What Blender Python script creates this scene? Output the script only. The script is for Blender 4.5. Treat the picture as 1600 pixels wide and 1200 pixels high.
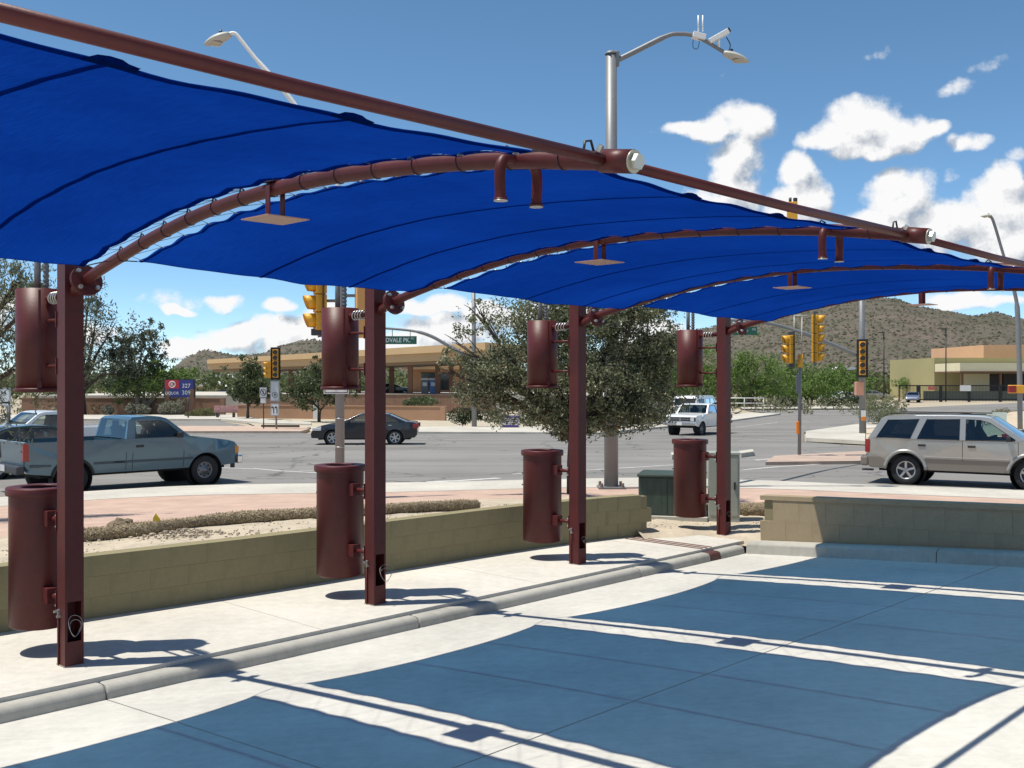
import bpy, bmesh, math, random
from mathutils import Vector, Matrix, noise
for o in list(bpy.data.objects): bpy.data.objects.remove(o, do_unlink=True)
SC = bpy.context.scene; COL = SC.collection
R = math.radians
random.seed(7)

# ---------------------------------------------------------------- camera
CAMZ = 2.3; FPX = 1600.0; HORY = 595.0          # eye height, focal length and horizon row in photo pixels
cam = bpy.data.cameras.new('camera'); camo = bpy.data.objects.new('camera', cam); COL.objects.link(camo)
cam.sensor_width = 36; cam.lens = 36.0 * FPX / 1600.0
cam.shift_y = -(600.0 - HORY) / 1600.0
cam.clip_end = 6000; cam.clip_start = 0.05
camo.location = (0, 0, CAMZ); camo.rotation_euler = (R(90), 0, 0)
SC.camera = camo

# ---------------------------------------------------------------- sun and sky
SUN_EL = 69.2; SHADOW_AZ = 79.7                   # shadows run towards this azimuth (clockwise from +Y)
sd = bpy.data.lights.new('sun', 'SUN'); sd.energy = 5.0; sd.angle = R(0.53); sd.color = (1.0, 0.95, 0.86)
so = bpy.data.objects.new('sun', sd); COL.objects.link(so)
dirv = Vector((math.sin(R(SHADOW_AZ)) * math.cos(R(SUN_EL)), math.cos(R(SHADOW_AZ)) * math.cos(R(SUN_EL)), -math.sin(R(SUN_EL))))
so.rotation_euler = dirv.to_track_quat('-Z', 'Y').to_euler()
so.location = (0, 0, 30)
SUNV = -dirv

W = bpy.data.worlds.new('World'); SC.world = W; W.use_nodes = True
wn = W.node_tree; wn.nodes.clear()
def N(tree, typ, **kw):
    n = tree.nodes.new(typ)
    for k, v in kw.items(): setattr(n, k, v)
    return n
def L(tree, a, b): tree.links.new(a, b)
def M(tree, op, a, b=None, c=None, clamp=False):
    n = tree.nodes.new('ShaderNodeMath'); n.operation = op; n.use_clamp = clamp
    for i, x in enumerate((a, b, c)):
        if x is None: continue
        if isinstance(x, (int, float)): n.inputs[i].default_value = x
        else: tree.links.new(x, n.inputs[i])
    return n.outputs[0]
def VM(tree, op, a, b=None, out=0):
    n = tree.nodes.new('ShaderNodeVectorMath'); n.operation = op
    for i, x in enumerate((a, b)):
        if x is None: continue
        if isinstance(x, (tuple, list)): n.inputs[i].default_value = x
        elif isinstance(x, (int, float)): n.inputs[i].default_value = (x, x, x)
        else: tree.links.new(x, n.inputs[i])
    return n.outputs[out]
def azel(px, py):
    dx = px - 800.0
    return math.atan2(dx, FPX), math.atan2(HORY - py, math.hypot(FPX, dx))
# cumulus as soft ellipses in azimuth / elevation, torn by fractal noise (photo column, row, half width, half height)
CLOUDS = [(1165,195,60,38),(1110,205,45,22),(1075,200,45,12),(1150,250,50,45),(1150,300,48,60),(1120,340,60,50),
 (1248,272,36,38),(1262,308,46,42),(1238,325,45,40),(1345,200,72,42),(1292,214,44,22),(1400,210,70,32),(1445,205,34,18),(1343,174,38,24),(1362,230,66,18),
 (1518,226,42,17),(1560,320,70,50),(1570,285,40,40),(1410,310,65,45),(1390,285,38,25),
 (1470,350,110,45),(1600,370,120,50),(1380,365,110,40),(1700,330,120,70),(1565,475,45,12),
 (345,471,32,14),(270,482,30,9),(440,474,32,13),(300,545,60,22),(370,525,70,26),(450,515,75,30),(480,540,120,35),(520,490,50,18),
 (640,480,50,16),(700,520,90,30),(690,475,40,20),(760,490,60,24),(620,540,80,25),(860,500,90,30),(1000,520,90,30),(130,520,60,25),(-60,500,90,40),(20,470,50,20),(1500,470,70,16),(960,420,60,30)]
FAINT = [(1372,90,36,13),(1545,104,50,14),(1500,135,36,20),(1482,272,22,12),(1060,200,50,14),(218,462,22,9),(1130,120,10,6),(620,470,60,16),(270,470,70,16),(1590,240,40,20)]
grp = bpy.data.node_groups.new('cloud_field', 'ShaderNodeTree')
grp.interface.new_socket('Dir', in_out='INPUT', socket_type='NodeSocketVector')
grp.interface.new_socket('D', in_out='OUTPUT', socket_type='NodeSocketFloat')
gi = N(grp, 'NodeGroupInput'); go = N(grp, 'NodeGroupOutput')
def fbm(tree, vec, scale, detail, rough=0.55, outp=0):
    n = N(tree, 'ShaderNodeTexNoise'); n.inputs['Scale'].default_value = scale; n.inputs['Detail'].default_value = detail
    n.inputs['Roughness'].default_value = rough; L(tree, vec, n.inputs['Vector']); return n.outputs[outp]
d0 = gi.outputs[0]
warp = VM(grp, 'MULTIPLY', VM(grp, 'SUBTRACT', fbm(grp, d0, 24, 2, 0.5, 1), (0.5, 0.5, 0.5)), 0.030)
dw = VM(grp, 'ADD', d0, warp)
sx = N(grp, 'ShaderNodeSeparateXYZ'); L(grp, dw, sx.inputs[0])
az = M(grp, 'ARCTAN2', sx.outputs[0], sx.outputs[1]); el = M(grp, 'ARCSINE', sx.outputs[2])
cx = N(grp, 'ShaderNodeCombineXYZ'); L(grp, az, cx.inputs[0]); L(grp, el, cx.inputs[1])
P_ = cx.outputs[0]
def blobs_min(LST):
  mind = None
  for (x, y, a, b) in LST:
    c0, c1 = azel(x, y); k = math.cos(c0) ** 2
    v_ = VM(grp, 'MULTIPLY', VM(grp, 'SUBTRACT', P_, (c0, c1, 0)), (FPX / (a * k), FPX / (b * math.cos(c0)), 0))
    d = VM(grp, 'DOT_PRODUCT', v_, v_, 1)
    mind = d if mind is None else M(grp, 'SMOOTH_MIN', mind, d, 0.25)
  return mind
F = M(grp, 'SUBTRACT', 1.0, blobs_min(CLOUDS))
F2 = M(grp, 'SUBTRACT', M(grp, 'MULTIPLY', M(grp, 'MAXIMUM', M(grp, 'SUBTRACT', 1.0, blobs_min(FAINT)), -4.0), 0.55), 0.40)
F = M(grp, 'MAXIMUM', F, F2)
# the rest of the sky goes on with the same kind of clouds
low = fbm(grp, VM(grp, 'MULTIPLY', d0, (1, 1, 2.6)), 5.0, 2, 0.5)
out = M(grp, 'MULTIPLY', M(grp, 'SUBTRACT', M(grp, 'ABSOLUTE', az), 0.56), 6.0, clamp=True)
gen = M(grp, 'SUBTRACT', M(grp, 'MULTIPLY', M(grp, 'SUBTRACT', low, 0.56), 7.0), M(grp, 'MULTIPLY', M(grp, 'SUBTRACT', 1.0, out), 20.0))
F = M(grp, 'MAXIMUM', F, gen)
puff = fbm(grp, d0, 42, 7, 0.62)
D = M(grp, 'ADD', F, M(grp, 'MULTIPLY', M(grp, 'SUBTRACT', puff, 0.5), 1.9))
L(grp, D, go.inputs[0])
tc = N(wn, 'ShaderNodeTexCoord')
def field(vec):
    g = N(wn, 'ShaderNodeGroup'); g.node_tree = grp; L(wn, vec, g.inputs[0]); return g.outputs[0]
DIR = tc.outputs['Generated']
Da = field(DIR); Db = field(VM(wn, 'ADD', DIR, (-0.010, 0.0, 0.015)))
mr = N(wn, 'ShaderNodeMapRange', interpolation_type='SMOOTHSTEP'); mr.inputs[1].default_value = -0.14; mr.inputs[2].default_value = 0.64; L(wn, Da, mr.inputs[0])
light = M(wn, 'ADD', M(wn, 'MULTIPLY', M(wn, 'SUBTRACT', Da, Db), 0.95), 0.60)
thick = M(wn, 'MULTIPLY', M(wn, 'SUBTRACT', Da, 0.6), 0.10, clamp=True)
light = M(wn, 'SUBTRACT', light, thick)
lr = N(wn, 'ShaderNodeValToRGB'); lr.color_ramp.elements[0].position = 0.05; lr.color_ramp.elements[0].color = (0.40, 0.46, 0.54, 1)
lr.color_ramp.elements[1].position = 0.72; lr.color_ramp.elements[1].color = (1.0, 1.0, 1.0, 1)
L(wn, light, lr.inputs[0])
sky = N(wn, 'ShaderNodeTexSky', sky_type='NISHITA'); sky.sun_disc = False
sky.sun_elevation = R(SUN_EL); sky.sun_rotation = R(SHADOW_AZ + 180); sky.air_density = 0.6; sky.dust_density = 0.0; sky.ozone_density = 3.0; sky.altitude = 700
hs = N(wn, 'ShaderNodeHueSaturation'); hs.inputs['Hue'].default_value = 0.487; hs.inputs['Saturation'].default_value = 1.06; L(wn, sky.outputs[0], hs.inputs['Color'])
bg1 = N(wn, 'ShaderNodeBackground'); bg1.inputs[1].default_value = 0.143; L(wn, hs.outputs[0], bg1.inputs[0])
bg2 = N(wn, 'ShaderNodeBackground'); bg2.inputs[1].default_value = 0.84; L(wn, lr.outputs[0], bg2.inputs[0])
mx = N(wn, 'ShaderNodeMixShader'); L(wn, mr.outputs[0], mx.inputs[0]); L(wn, bg1.outputs[0], mx.inputs[1]); L(wn, bg2.outputs[0], mx.inputs[2])
W.cycles.sampling_method = 'MANUAL'; W.cycles.sample_map_resolution = 256
wo = N(wn, 'ShaderNodeOutputWorld'); L(wn, mx.outputs[0], wo.inputs[0])
VS = SC.view_settings; VS.view_transform = 'Standard'; VS.look = 'None'; VS.exposure = 0.20; VS.gamma = 1.0; VS.use_curve_mapping = False
SC.cycles.max_bounces = 8; SC.cycles.transparent_max_bounces = 16

# ---------------------------------------------------------------- materials
MATS = {}
def mat(name, col, rough=0.6, metal=0.0, var=0.0, vscale=8.0, bump=0.0, bscale=60.0, spec=0.5, coat=0.0, island=0.0, col2=None, stretch=(1,1,1), emit=0.0):
    if name in MATS: return MATS[name]
    m = bpy.data.materials.new(name); m.use_nodes = True; t = m.node_tree; b = t.nodes['Principled BSDF']
    b.inputs['Base Color'].default_value = (*col, 1); b.inputs['Roughness'].default_value = rough; b.inputs['Metallic'].default_value = metal
    b.inputs['Specular IOR Level'].default_value = spec
    if coat: b.inputs['Coat Weight'].default_value = coat; b.inputs['Coat Roughness'].default_value = 0.06
    if emit: b.inputs['Emission Color'].default_value = (*col, 1); b.inputs['Emission Strength'].default_value = emit
    tcn = N(t, 'ShaderNodeTexCoord'); vec = tcn.outputs['Object']
    if stretch != (1,1,1): vec = VM(t, 'MULTIPLY', vec, stretch)
    if var or island:
        c2 = col2 or tuple(max(0, c * (1 - var)) for c in col)
        c1 = tuple(min(1, c * (1 + var * 0.6)) for c in col) if not col2 else col
        mixn = N(t, 'ShaderNodeMix', data_type='RGBA'); mixn.inputs[6].default_value = (*c2, 1); mixn.inputs[7].default_value = (*c1, 1)
        if island:
            g = N(t, 'ShaderNodeNewGeometry'); fac = g.outputs['Random Per Island']
            nz = fbm(t, vec, vscale, 3)
            fac = M(t, 'ADD', M(t, 'MULTIPLY', fac, island), M(t, 'MULTIPLY', nz, 1 - island), clamp=True)
        else:
            nz = M(t, 'ADD', M(t, 'MULTIPLY', fbm(t, vec, vscale, 6, 0.6), 0.65), M(t, 'MULTIPLY', fbm(t, vec, vscale * 9, 4, 0.6), 0.35))
            fac = M(t, 'MULTIPLY', M(t, 'SUBTRACT', nz, 0.30), 2.4, clamp=True)
        L(t, fac, mixn.inputs[0]); L(t, mixn.outputs[2], b.inputs['Base Color'])
    if bump:
        bn = N(t, 'ShaderNodeBump'); bn.inputs['Strength'].default_value = bump; bn.inputs['Distance'].default_value = 0.02
        L(t, fbm(t, vec, bscale, 5, 0.65), bn.inputs['Height']); L(t, bn.outputs[0], b.inputs['Normal'])
    MATS[name] = m; return m
def glass(name, col, alpha=0.35, rough=0.03):
    if name in MATS: return MATS[name]
    m = bpy.data.materials.new(name); m.use_nodes = True; t = m.node_tree; t.nodes.clear()
    tr = N(t, 'ShaderNodeBsdfTransparent'); tr.inputs[0].default_value = (*[min(1, c) for c in col], 1)
    gl = N(t, 'ShaderNodeBsdfGlossy'); gl.inputs['Roughness'].default_value = rough; gl.inputs[0].default_value = (0.9, 0.95, 1, 1)
    fr = N(t, 'ShaderNodeFresnel'); fr.inputs[0].default_value = 1.5
    mx_ = N(t, 'ShaderNodeMixShader'); L(t, M(t, 'ADD', fr.outputs[0], 0.03), mx_.inputs[0]); L(t, tr.outputs[0], mx_.inputs[1]); L(t, gl.outputs[0], mx_.inputs[2])
    o_ = N(t, 'ShaderNodeOutputMaterial'); L(t, mx_.outputs[0], o_.inputs[0]); MATS[name] = m; return m

# ---------------------------------------------------------------- geometry helpers
def at(px, py, Y): return Vector(((px - 800) / FPX * Y, Y, CAMZ - (py - HORY) / FPX * Y))
class MB:
    def __init__(s): s.v = []; s.f = []; s.sm = []
    def add(s, vs, fs, smooth=False):
        n = len(s.v); s.v += [tuple(v) for v in vs]
        for f in fs: s.f.append(tuple(i + n for i in f)); s.sm.append(smooth)
        return s
    def box(s, c, d, rot=None):
        vs = [Vector((sx * d[0] / 2, sy * d[1] / 2, sz * d[2] / 2)) for sx in (-1, 1) for sy in (-1, 1) for sz in (-1, 1)]
        if rot is not None:
            if isinstance(rot, (int, float)): rot = Matrix.Rotation(rot, 3, 'Z')
            vs = [rot @ v for v in vs]
        c = Vector(c)
        return s.add([v + c for v in vs], [(0,1,3,2),(4,6,7,5),(0,4,5,1),(2,3,7,6),(0,2,6,4),(1,5,7,3)])
    def tube(s, pts, r, seg=12, caps=True, smooth=True, closed=False):
        pts = [Vector(p) for p in pts]; n = len(pts)
        rr = r if isinstance(r, (list, tuple)) else [r] * n
        vs = []; fs = []; prev = None
        for i, p in enumerate(pts):
            if closed: t = pts[(i + 1) % n] - pts[i - 1]
            else: t = pts[min(i + 1, n - 1)] - pts[max(i - 1, 0)]
            if t.length < 1e-9: t = Vector((0, 0, 1))
            t.normalize()
            if prev is None:
                a = Vector((0, 0, 1)) if abs(t.z) < 0.9 else Vector((1, 0, 0))
                x = t.cross(a).normalized()
            else:
                x = prev - t * prev.dot(t)
                x = x.normalized() if x.length > 1e-6 else t.orthogonal().normalized()
            prev = x; y = t.cross(x)
            for k in range(seg):
                a = 2 * math.pi * k / seg
                vs.append(p + (x * math.cos(a) + y * math.sin(a)) * rr[i])
        m = n if closed else n - 1
        for i in range(m):
            j = (i + 1) % n
            for k in range(seg):
                k2 = (k + 1) % seg
                fs.append((i * seg + k, i * seg + k2, j * seg + k2, j * seg + k))
        s.add(vs, fs, smooth)
        if caps and not closed:
            b = len(s.v) - len(vs)
            s.f.append(tuple(b + k for k in reversed(range(seg)))); s.sm.append(False)
            s.f.append(tuple(b + (n - 1) * seg + k for k in range(seg))); s.sm.append(False)
        return s
    def lathe(s, prof, seg=24, c=(0,0,0), axis='Z', smooth=True):
        vs = []; fs = []; c = Vector(c); n = len(prof)
        for (r, z) in prof:
            for k in range(seg):
                a = 2 * math.pi * k / seg; x, y = r * math.cos(a), r * math.sin(a)
                vs.append(c + (Vector((x, y, z)) if axis == 'Z' else Vector((x, z, y)) if axis == 'Y' else Vector((z, x, y))))
        for i in range(n - 1):
            for k in range(seg):
                k2 = (k + 1) % seg; q = (i * seg + k, i * seg + k2, (i + 1) * seg + k2, (i + 1) * seg + k)
                fs.append(q if axis != 'Y' else q[::-1])
        return s.add(vs, fs, smooth)
    def prism(s, poly, y0, y1, plane='XZ'):
        n = len(poly)
        mk = (lambda p, h: (p[0], h, p[1])) if plane == 'XZ' else (lambda p, h: (p[0], p[1], h)) if plane == 'XY' else (lambda p, h: (h, p[0], p[1]))
        vs = [mk(p, y0) for p in poly] + [mk(p, y1) for p in poly]
        fs = [tuple(range(n)), tuple(reversed(range(n, 2 * n)))] + [(i, i + n, (i + 1) % n + n, (i + 1) % n) for i in range(n)]
        return s.add(vs, fs)
    def mesh(s, name='mesh'):
        me = bpy.data.meshes.new(name); me.from_pydata(s.v, [], s.f)
        me.polygons.foreach_set('use_smooth', s.sm); me.update()
        return me
    def build(s, name, m, parent=None, recalc=True, bevel=0.0):
        me = s.mesh(name)
        if recalc:
            bm = bmesh.new(); bm.from_mesh(me); bmesh.ops.recalc_face_normals(bm, faces=bm.faces)
            bm.to_mesh(me); bm.free()
        me.materials.append(m); o = bpy.data.objects.new(name, me); COL.objects.link(o)
        if parent: o.parent = parent
        if bevel:
            b = o.modifiers.new('bevel', 'BEVEL'); b.width = bevel; b.segments = 2; b.limit_method = 'ANGLE'; b.angle_limit = R(40)
        return o
def tag(o, label, cat, group=None, kind=None):
    if label: o['label'] = label
    if cat: o['category'] = cat
    if group: o['group'] = group
    if kind: o['kind'] = kind
    return o
def thing(name, label, cat, loc=(0,0,0), rz=0.0, group=None):
    o = bpy.data.objects.new(name, None); COL.objects.link(o); o.location = loc; o.rotation_euler = (0, 0, rz); o.empty_display_size = 0.2
    return tag(o, label, cat, group)
def struct(o): o['kind'] = 'structure'; return o
def inst(me, name, parent, loc=(0,0,0), rz=0.0, m=None):
    o = bpy.data.objects.new(name, me); COL.objects.link(o); o.parent = parent; o.location = loc; o.rotation_euler = (0, 0, rz); return o
def copy_tree(o, parent=None):
    c = o.copy(); COL.objects.link(c); c.parent = parent
    for ch in list(o.children): copy_tree(ch, c)
    return c
def text(txt, size, name, m, parent, loc, rot, depth=0.004, align='CENTER', bold=0.0, sx=1.0):
    cu = bpy.data.curves.new('t', 'FONT'); cu.body = txt; cu.size = size; cu.align_x = align; cu.align_y = 'CENTER'; cu.extrude = depth; cu.offset = bold; cu.resolution_u = 3
    ob = bpy.data.objects.new('t', cu); COL.objects.link(ob); bpy.context.view_layer.update()
    me = bpy.data.meshes.new_from_object(ob); bpy.data.objects.remove(ob)
    o = bpy.data.objects.new(name, me); COL.objects.link(o); me.materials.clear(); me.materials.append(m)
    o.parent = parent; o.location = loc; o.rotation_euler = rot; o.scale = (sx, 1, 1); return o
def catmull(pts, n=8):
    pts = [Vector(p) for p in pts]; P = [2 * pts[0] - pts[1]] + pts + [2 * pts[-1] - pts[-2]]; out = []
    for i in range(1, len(P) - 2):
        for k in range(n):
            t = k / n
            out.append(0.5 * ((2 * P[i]) + (P[i + 1] - P[i - 1]) * t + (2 * P[i - 1] - 5 * P[i] + 4 * P[i + 1] - P[i + 2]) * t * t + (3 * P[i] - P[i - 1] - 3 * P[i + 1] + P[i + 2]) * t ** 3))
    out.append(pts[-1]); return out
def lerp(xs, ys, x):
    if x <= xs[0]: return ys[0]
    for i in range(len(xs) - 1):
        if x <= xs[i + 1]: return ys[i] + (ys[i + 1] - ys[i]) * (x - xs[i]) / (xs[i + 1] - xs[i])
    return ys[-1]

# ---------------------------------------------------------------- site frame: s runs across the lot, t runs along the kerb
P0 = Vector((-3.582, 8.307, 0)); TH = math.atan2(-0.69404, 0.71993)
def Wd(s, t, z=0.0): return P0 + Vector((0.71993 * s + 0.69404 * t, -0.69404 * s + 0.71993 * t, z))
def lotz(s): return -0.192 + 0.0735 * s
FR = [-3.2, 0.0, 3.13, 6.35, 9.72]

# far ground, apron
WX = [-20, -7.13, -4.66, -1.46, 1.18, 1.93, 3.0, 3.86, 4.6, 5.6, 9.6, 20]
WY = [-4, 6.98, 9.47, 12.52, 14.86, 15.32, 15.55, 14.86, 14.2, 13.3, 9.45, -1]
WZ = [0.58, 0.58, 0.58, 0.58, 0.40, 0.08, 0.02, 0.04, 0.08, 0.40, 0.86, 1.2]
KPTS = catmull([(-30,7,0),(-15,18.5,0),(-9.7,23.0,0),(-7.1,24.5,0),(-2.5,25.1,0),(1,25.9,0),(3.5,26.3,0),(6.4,25.6,0),(8,24.8,0),(11.8,23.2,0),(20,19,0),(36,10,0)], 6)
KX = [p.x for p in KPTS]; KY = [p.y for p in KPTS]
def wally(x): return lerp(WX, WY, x)
def kerby(x): return lerp(KX, KY, x)
def road_z(y): return -0.35 - 0.012 * (min(max(y, 15), 60) - 25)
def apron_z(x, y):
    a, b = wally(x), kerby(x); t = min(max((y - a) / (b - a), 0), 1)
    t = min(1, t * 1.08); return -0.2 + (lerp(WX, WZ, x) + 0.2) * (1 - t * t * (3 - 2 * t))
def gz(x, y):
    if y < kerby(x) and -20 < x < 20: return apron_z(x, y)
    return road_z(y)
def hit(px, py):
    lo, hi = 9.0, 400.0; f = lambda Y: at(px, py, Y).z - gz((px - 800) / FPX * Y, Y)
    Y = lo
    while Y < hi and f(Y) > 0: Y *= 1.01
    a, b = Y / 1.01, Y
    for _ in range(30):
        m_ = (a + b) / 2
        if f(m_) > 0: a = m_
        else: b = m_
    Y = (a + b) / 2; X = (px - 800) / FPX * Y
    return Vector((X, Y, gz(X, Y)))
def onroad(px, py):
    Y = 3760 / (py - 614.2)
    if Y > 60 or Y < 0: Y = 4912 / (py - 595)
    return Vector(((px - 800) / FPX * Y, Y, road_z(Y)))
# ================================================================ MATERIAL LIBRARY
def brick_mat(name, c1, c2, mortar, scale, bw=0.5, rh=0.25, ms=0.02):
    m = mat(name, c1, 0.85, var=0.15); t = m.node_tree; b = t.nodes['Principled BSDF']
    tcn = N(t, 'ShaderNodeTexCoord'); br = N(t, 'ShaderNodeTexBrick'); br.inputs['Scale'].default_value = scale
    br.inputs['Color1'].default_value = (*c1, 1); br.inputs['Color2'].default_value = (*c2, 1); br.inputs['Mortar'].default_value = (*mortar, 1)
    br.inputs['Mortar Size'].default_value = ms; br.inputs['Brick Width'].default_value = bw; br.inputs['Row Height'].default_value = rh
    L(t, tcn.outputs['Object'], br.inputs['Vector'])
    nz = fbm(t, tcn.outputs['Object'], 1.3, 6, 0.65)
    mm = N(t, 'ShaderNodeMix', data_type='RGBA', blend_type='MULTIPLY'); mm.inputs[0].default_value = 0.75
    cr = N(t, 'ShaderNodeValToRGB'); cr.color_ramp.elements[0].position = 0.3; cr.color_ramp.elements[0].color = (0.72, 0.70, 0.66, 1); cr.color_ramp.elements[1].position = 0.7; cr.color_ramp.elements[1].color = (1.1, 1.08, 1.05, 1)
    L(t, nz, cr.inputs[0]); L(t, br.outputs[0], mm.inputs[6]); L(t, cr.outputs[0], mm.inputs[7]); L(t, mm.outputs[2], b.inputs['Base Color'])
    return m
def concrete(name, col, streak=0.0):
    m = mat(name, col, 0.9, spec=0.25); t = m.node_tree; b = t.nodes['Principled BSDF']
    vec = N(t, 'ShaderNodeNewGeometry').outputs['Position']
    big = fbm(t, vec, 0.55, 6, 0.6); fine = fbm(t, vec, 9.0, 8, 0.7); grit = fbm(t, vec, 140.0, 3, 0.7)
    rot = N(t, 'ShaderNodeMapping'); rot.inputs['Rotation'].default_value = (0, 0, -TH); rot.inputs['Scale'].default_value = (1.0, 22.0, 1.0); L(t, vec, rot.inputs['Vector'])
    broom = fbm(t, rot.outputs[0], 3.0, 6, 0.7)
    f = M(t, 'ADD', M(t, 'ADD', M(t, 'MULTIPLY', big, 0.42), M(t, 'MULTIPLY', fine, 0.30)), M(t, 'ADD', M(t, 'MULTIPLY', grit, 0.10), M(t, 'MULTIPLY', broom, 0.18 + streak)))
    cr = N(t, 'ShaderNodeValToRGB'); e = cr.color_ramp.elements
    e[0].position = 0.37; e[0].color = (*[c * 0.70 for c in col], 1); e[1].position = 0.62; e[1].color = (*[min(1, c * 1.07) for c in col], 1)
    L(t, f, cr.inputs[0])
    # oil drips and dark spots
    vo = N(t, 'ShaderNodeTexVoronoi'); vo.inputs['Scale'].default_value = 1.7; L(t, vec, vo.inputs['Vector'])
    spot = M(t, 'MULTIPLY', M(t, 'SUBTRACT', 0.055, vo.outputs['Distance']), 30.0, clamp=True)
    spot = M(t, 'MULTIPLY', spot, M(t, 'MULTIPLY', M(t, 'SUBTRACT', fbm(t, vec, 0.9, 2), 0.55), 5.0, clamp=True))
    mm = N(t, 'ShaderNodeMix', data_type='RGBA'); L(t, M(t, 'MULTIPLY', spot, 0.7), mm.inputs[0]); L(t, cr.outputs[0], mm.inputs[6]); mm.inputs[7].default_value = (*[c * 0.45 for c in col], 1)
    L(t, mm.outputs[2], b.inputs['Base Color'])
    bn = N(t, 'ShaderNodeBump'); bn.inputs['Strength'].default_value = 0.25; bn.inputs['Distance'].default_value = 0.006
    L(t, M(t, 'ADD', M(t, 'MULTIPLY', broom, 0.6), M(t, 'MULTIPLY', grit, 0.5)), bn.inputs['Height']); L(t, bn.outputs[0], b.inputs['Normal'])
    return m
def asphalt(name, col):
    m = mat(name, col, 0.88, spec=0.3); t = m.node_tree; b = t.nodes['Principled BSDF']
    vec = N(t, 'ShaderNodeNewGeometry').outputs['Position']
    st = VM(t, 'MULTIPLY', vec, (0.05, 0.55, 1))
    f = M(t, 'ADD', M(t, 'ADD', M(t, 'MULTIPLY', fbm(t, st, 1.0, 5, 0.55), 0.55), M(t, 'MULTIPLY', fbm(t, vec, 0.35, 6, 0.6), 0.25)), M(t, 'MULTIPLY', fbm(t, vec, 30, 4, 0.7), 0.20))
    cr = N(t, 'ShaderNodeValToRGB'); e = cr.color_ramp.elements
    e[0].position = 0.33; e[0].color = (*[c * 0.66 for c in col], 1); e[1].position = 0.66; e[1].color = (*[c * 1.22 for c in col], 1)
    L(t, f, cr.inputs[0])
    # thin crack seal lines
    vo = N(t, 'ShaderNodeTexVoronoi', feature='DISTANCE_TO_EDGE'); vo.inputs['Scale'].default_value = 0.16
    L(t, VM(t, 'ADD', vec, VM(t, 'MULTIPLY', fbm(t, vec, 0.8, 3, 0.6, 1), 1.4)), vo.inputs['Vector'])
    ck = M(t, 'LESS_THAN', vo.outputs[0], 0.006)
    mm = N(t, 'ShaderNodeMix', data_type='RGBA'); L(t, M(t, 'MULTIPLY', ck, 0.55), mm.inputs[0]); L(t, cr.outputs[0], mm.inputs[6]); mm.inputs[7].default_value = (0.03, 0.03, 0.03, 1)
    L(t, mm.outputs[2], b.inputs['Base Color'])
    bn = N(t, 'ShaderNodeBump'); bn.inputs['Strength'].default_value = 0.3; bn.inputs['Distance'].default_value = 0.01; L(t, fbm(t, vec, 60, 3, 0.7), bn.inputs['Height']); L(t, bn.outputs[0], b.inputs['Normal'])
    return m
LOTC = concrete('lot_concrete', (0.555, 0.54, 0.485)); WALKC = concrete('walk_concrete', (0.585, 0.555, 0.49)); KERBC = concrete('kerb_concrete', (0.42, 0.405, 0.355))
FARC = concrete('far_concrete', (0.52, 0.49, 0.43)); ASPH = asphalt('asphalt', (0.205, 0.197, 0.185)); JOINT = mat('joint_filler', (0.16, 0.15, 0.13), 0.95)
MAROON = mat('maroon_paint', (0.082, 0.0135, 0.0135), 0.46, var=0.34, vscale=1.8, spec=0.32, bump=0.05, bscale=40)
STEEL = mat('galvanised_steel', (0.20, 0.207, 0.215), 0.5, metal=0.25, var=0.14, vscale=2.5)
BOLT = mat('zinc_bolt', (0.48, 0.48, 0.46), 0.38, metal=0.8)
PALEPLATE = mat('plate_underside', (0.42, 0.25, 0.19), 0.5, var=0.1)
BLACK = mat('black_rubber', (0.018, 0.018, 0.019), 0.6); DARKM = mat('dark_metal', (0.05, 0.05, 0.055), 0.45, metal=0.4)
WIRE = mat('wire', (0.36, 0.35, 0.33), 0.4, metal=0.3); CORD = mat('lace_cord', (0.02, 0.022, 0.035), 0.7)
WALLM = mat('painted_block', (0.25, 0.215, 0.115), 0.88, var=0.16, vscale=2.2, bump=0.35, bscale=90)
WALLM2 = mat('painted_block_end', (0.32, 0.25, 0.155), 0.88, var=0.16, vscale=2.2, bump=0.35, bscale=90)
MORTAR = mat('mortar', (0.21, 0.18, 0.10), 0.95)
DIRT = mat('pale_dirt', (0.47, 0.40, 0.30), 0.95, var=0.32, vscale=1.8, bump=0.9, bscale=14)
DESERT = mat('desert_ground', (0.40, 0.34, 0.25), 0.95, var=0.28, vscale=0.25, bump=0.5, bscale=3)
GRAVEL = mat('gravel', (0.44, 0.385, 0.29), 0.95, var=0.25, vscale=0.9, bump=0.8, bscale=20)
PINK = brick_mat('pink_pavers', (0.52, 0.365, 0.295), (0.46, 0.32, 0.255), (0.44, 0.33, 0.26), 2.4, 0.5, 0.25, 0.018)
PAINT = mat('road_paint', (0.70, 0.69, 0.66), 0.7, var=0.35, vscale=3.0, col2=(0.34, 0.33, 0.31))
STRAW = mat('straw', (0.50, 0.41, 0.26), 0.9, island=0.8, col2=(0.16, 0.12, 0.075)); STRAWD = mat('straw_core', (0.17, 0.13, 0.085), 0.95, var=0.3, vscale=20)

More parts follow.
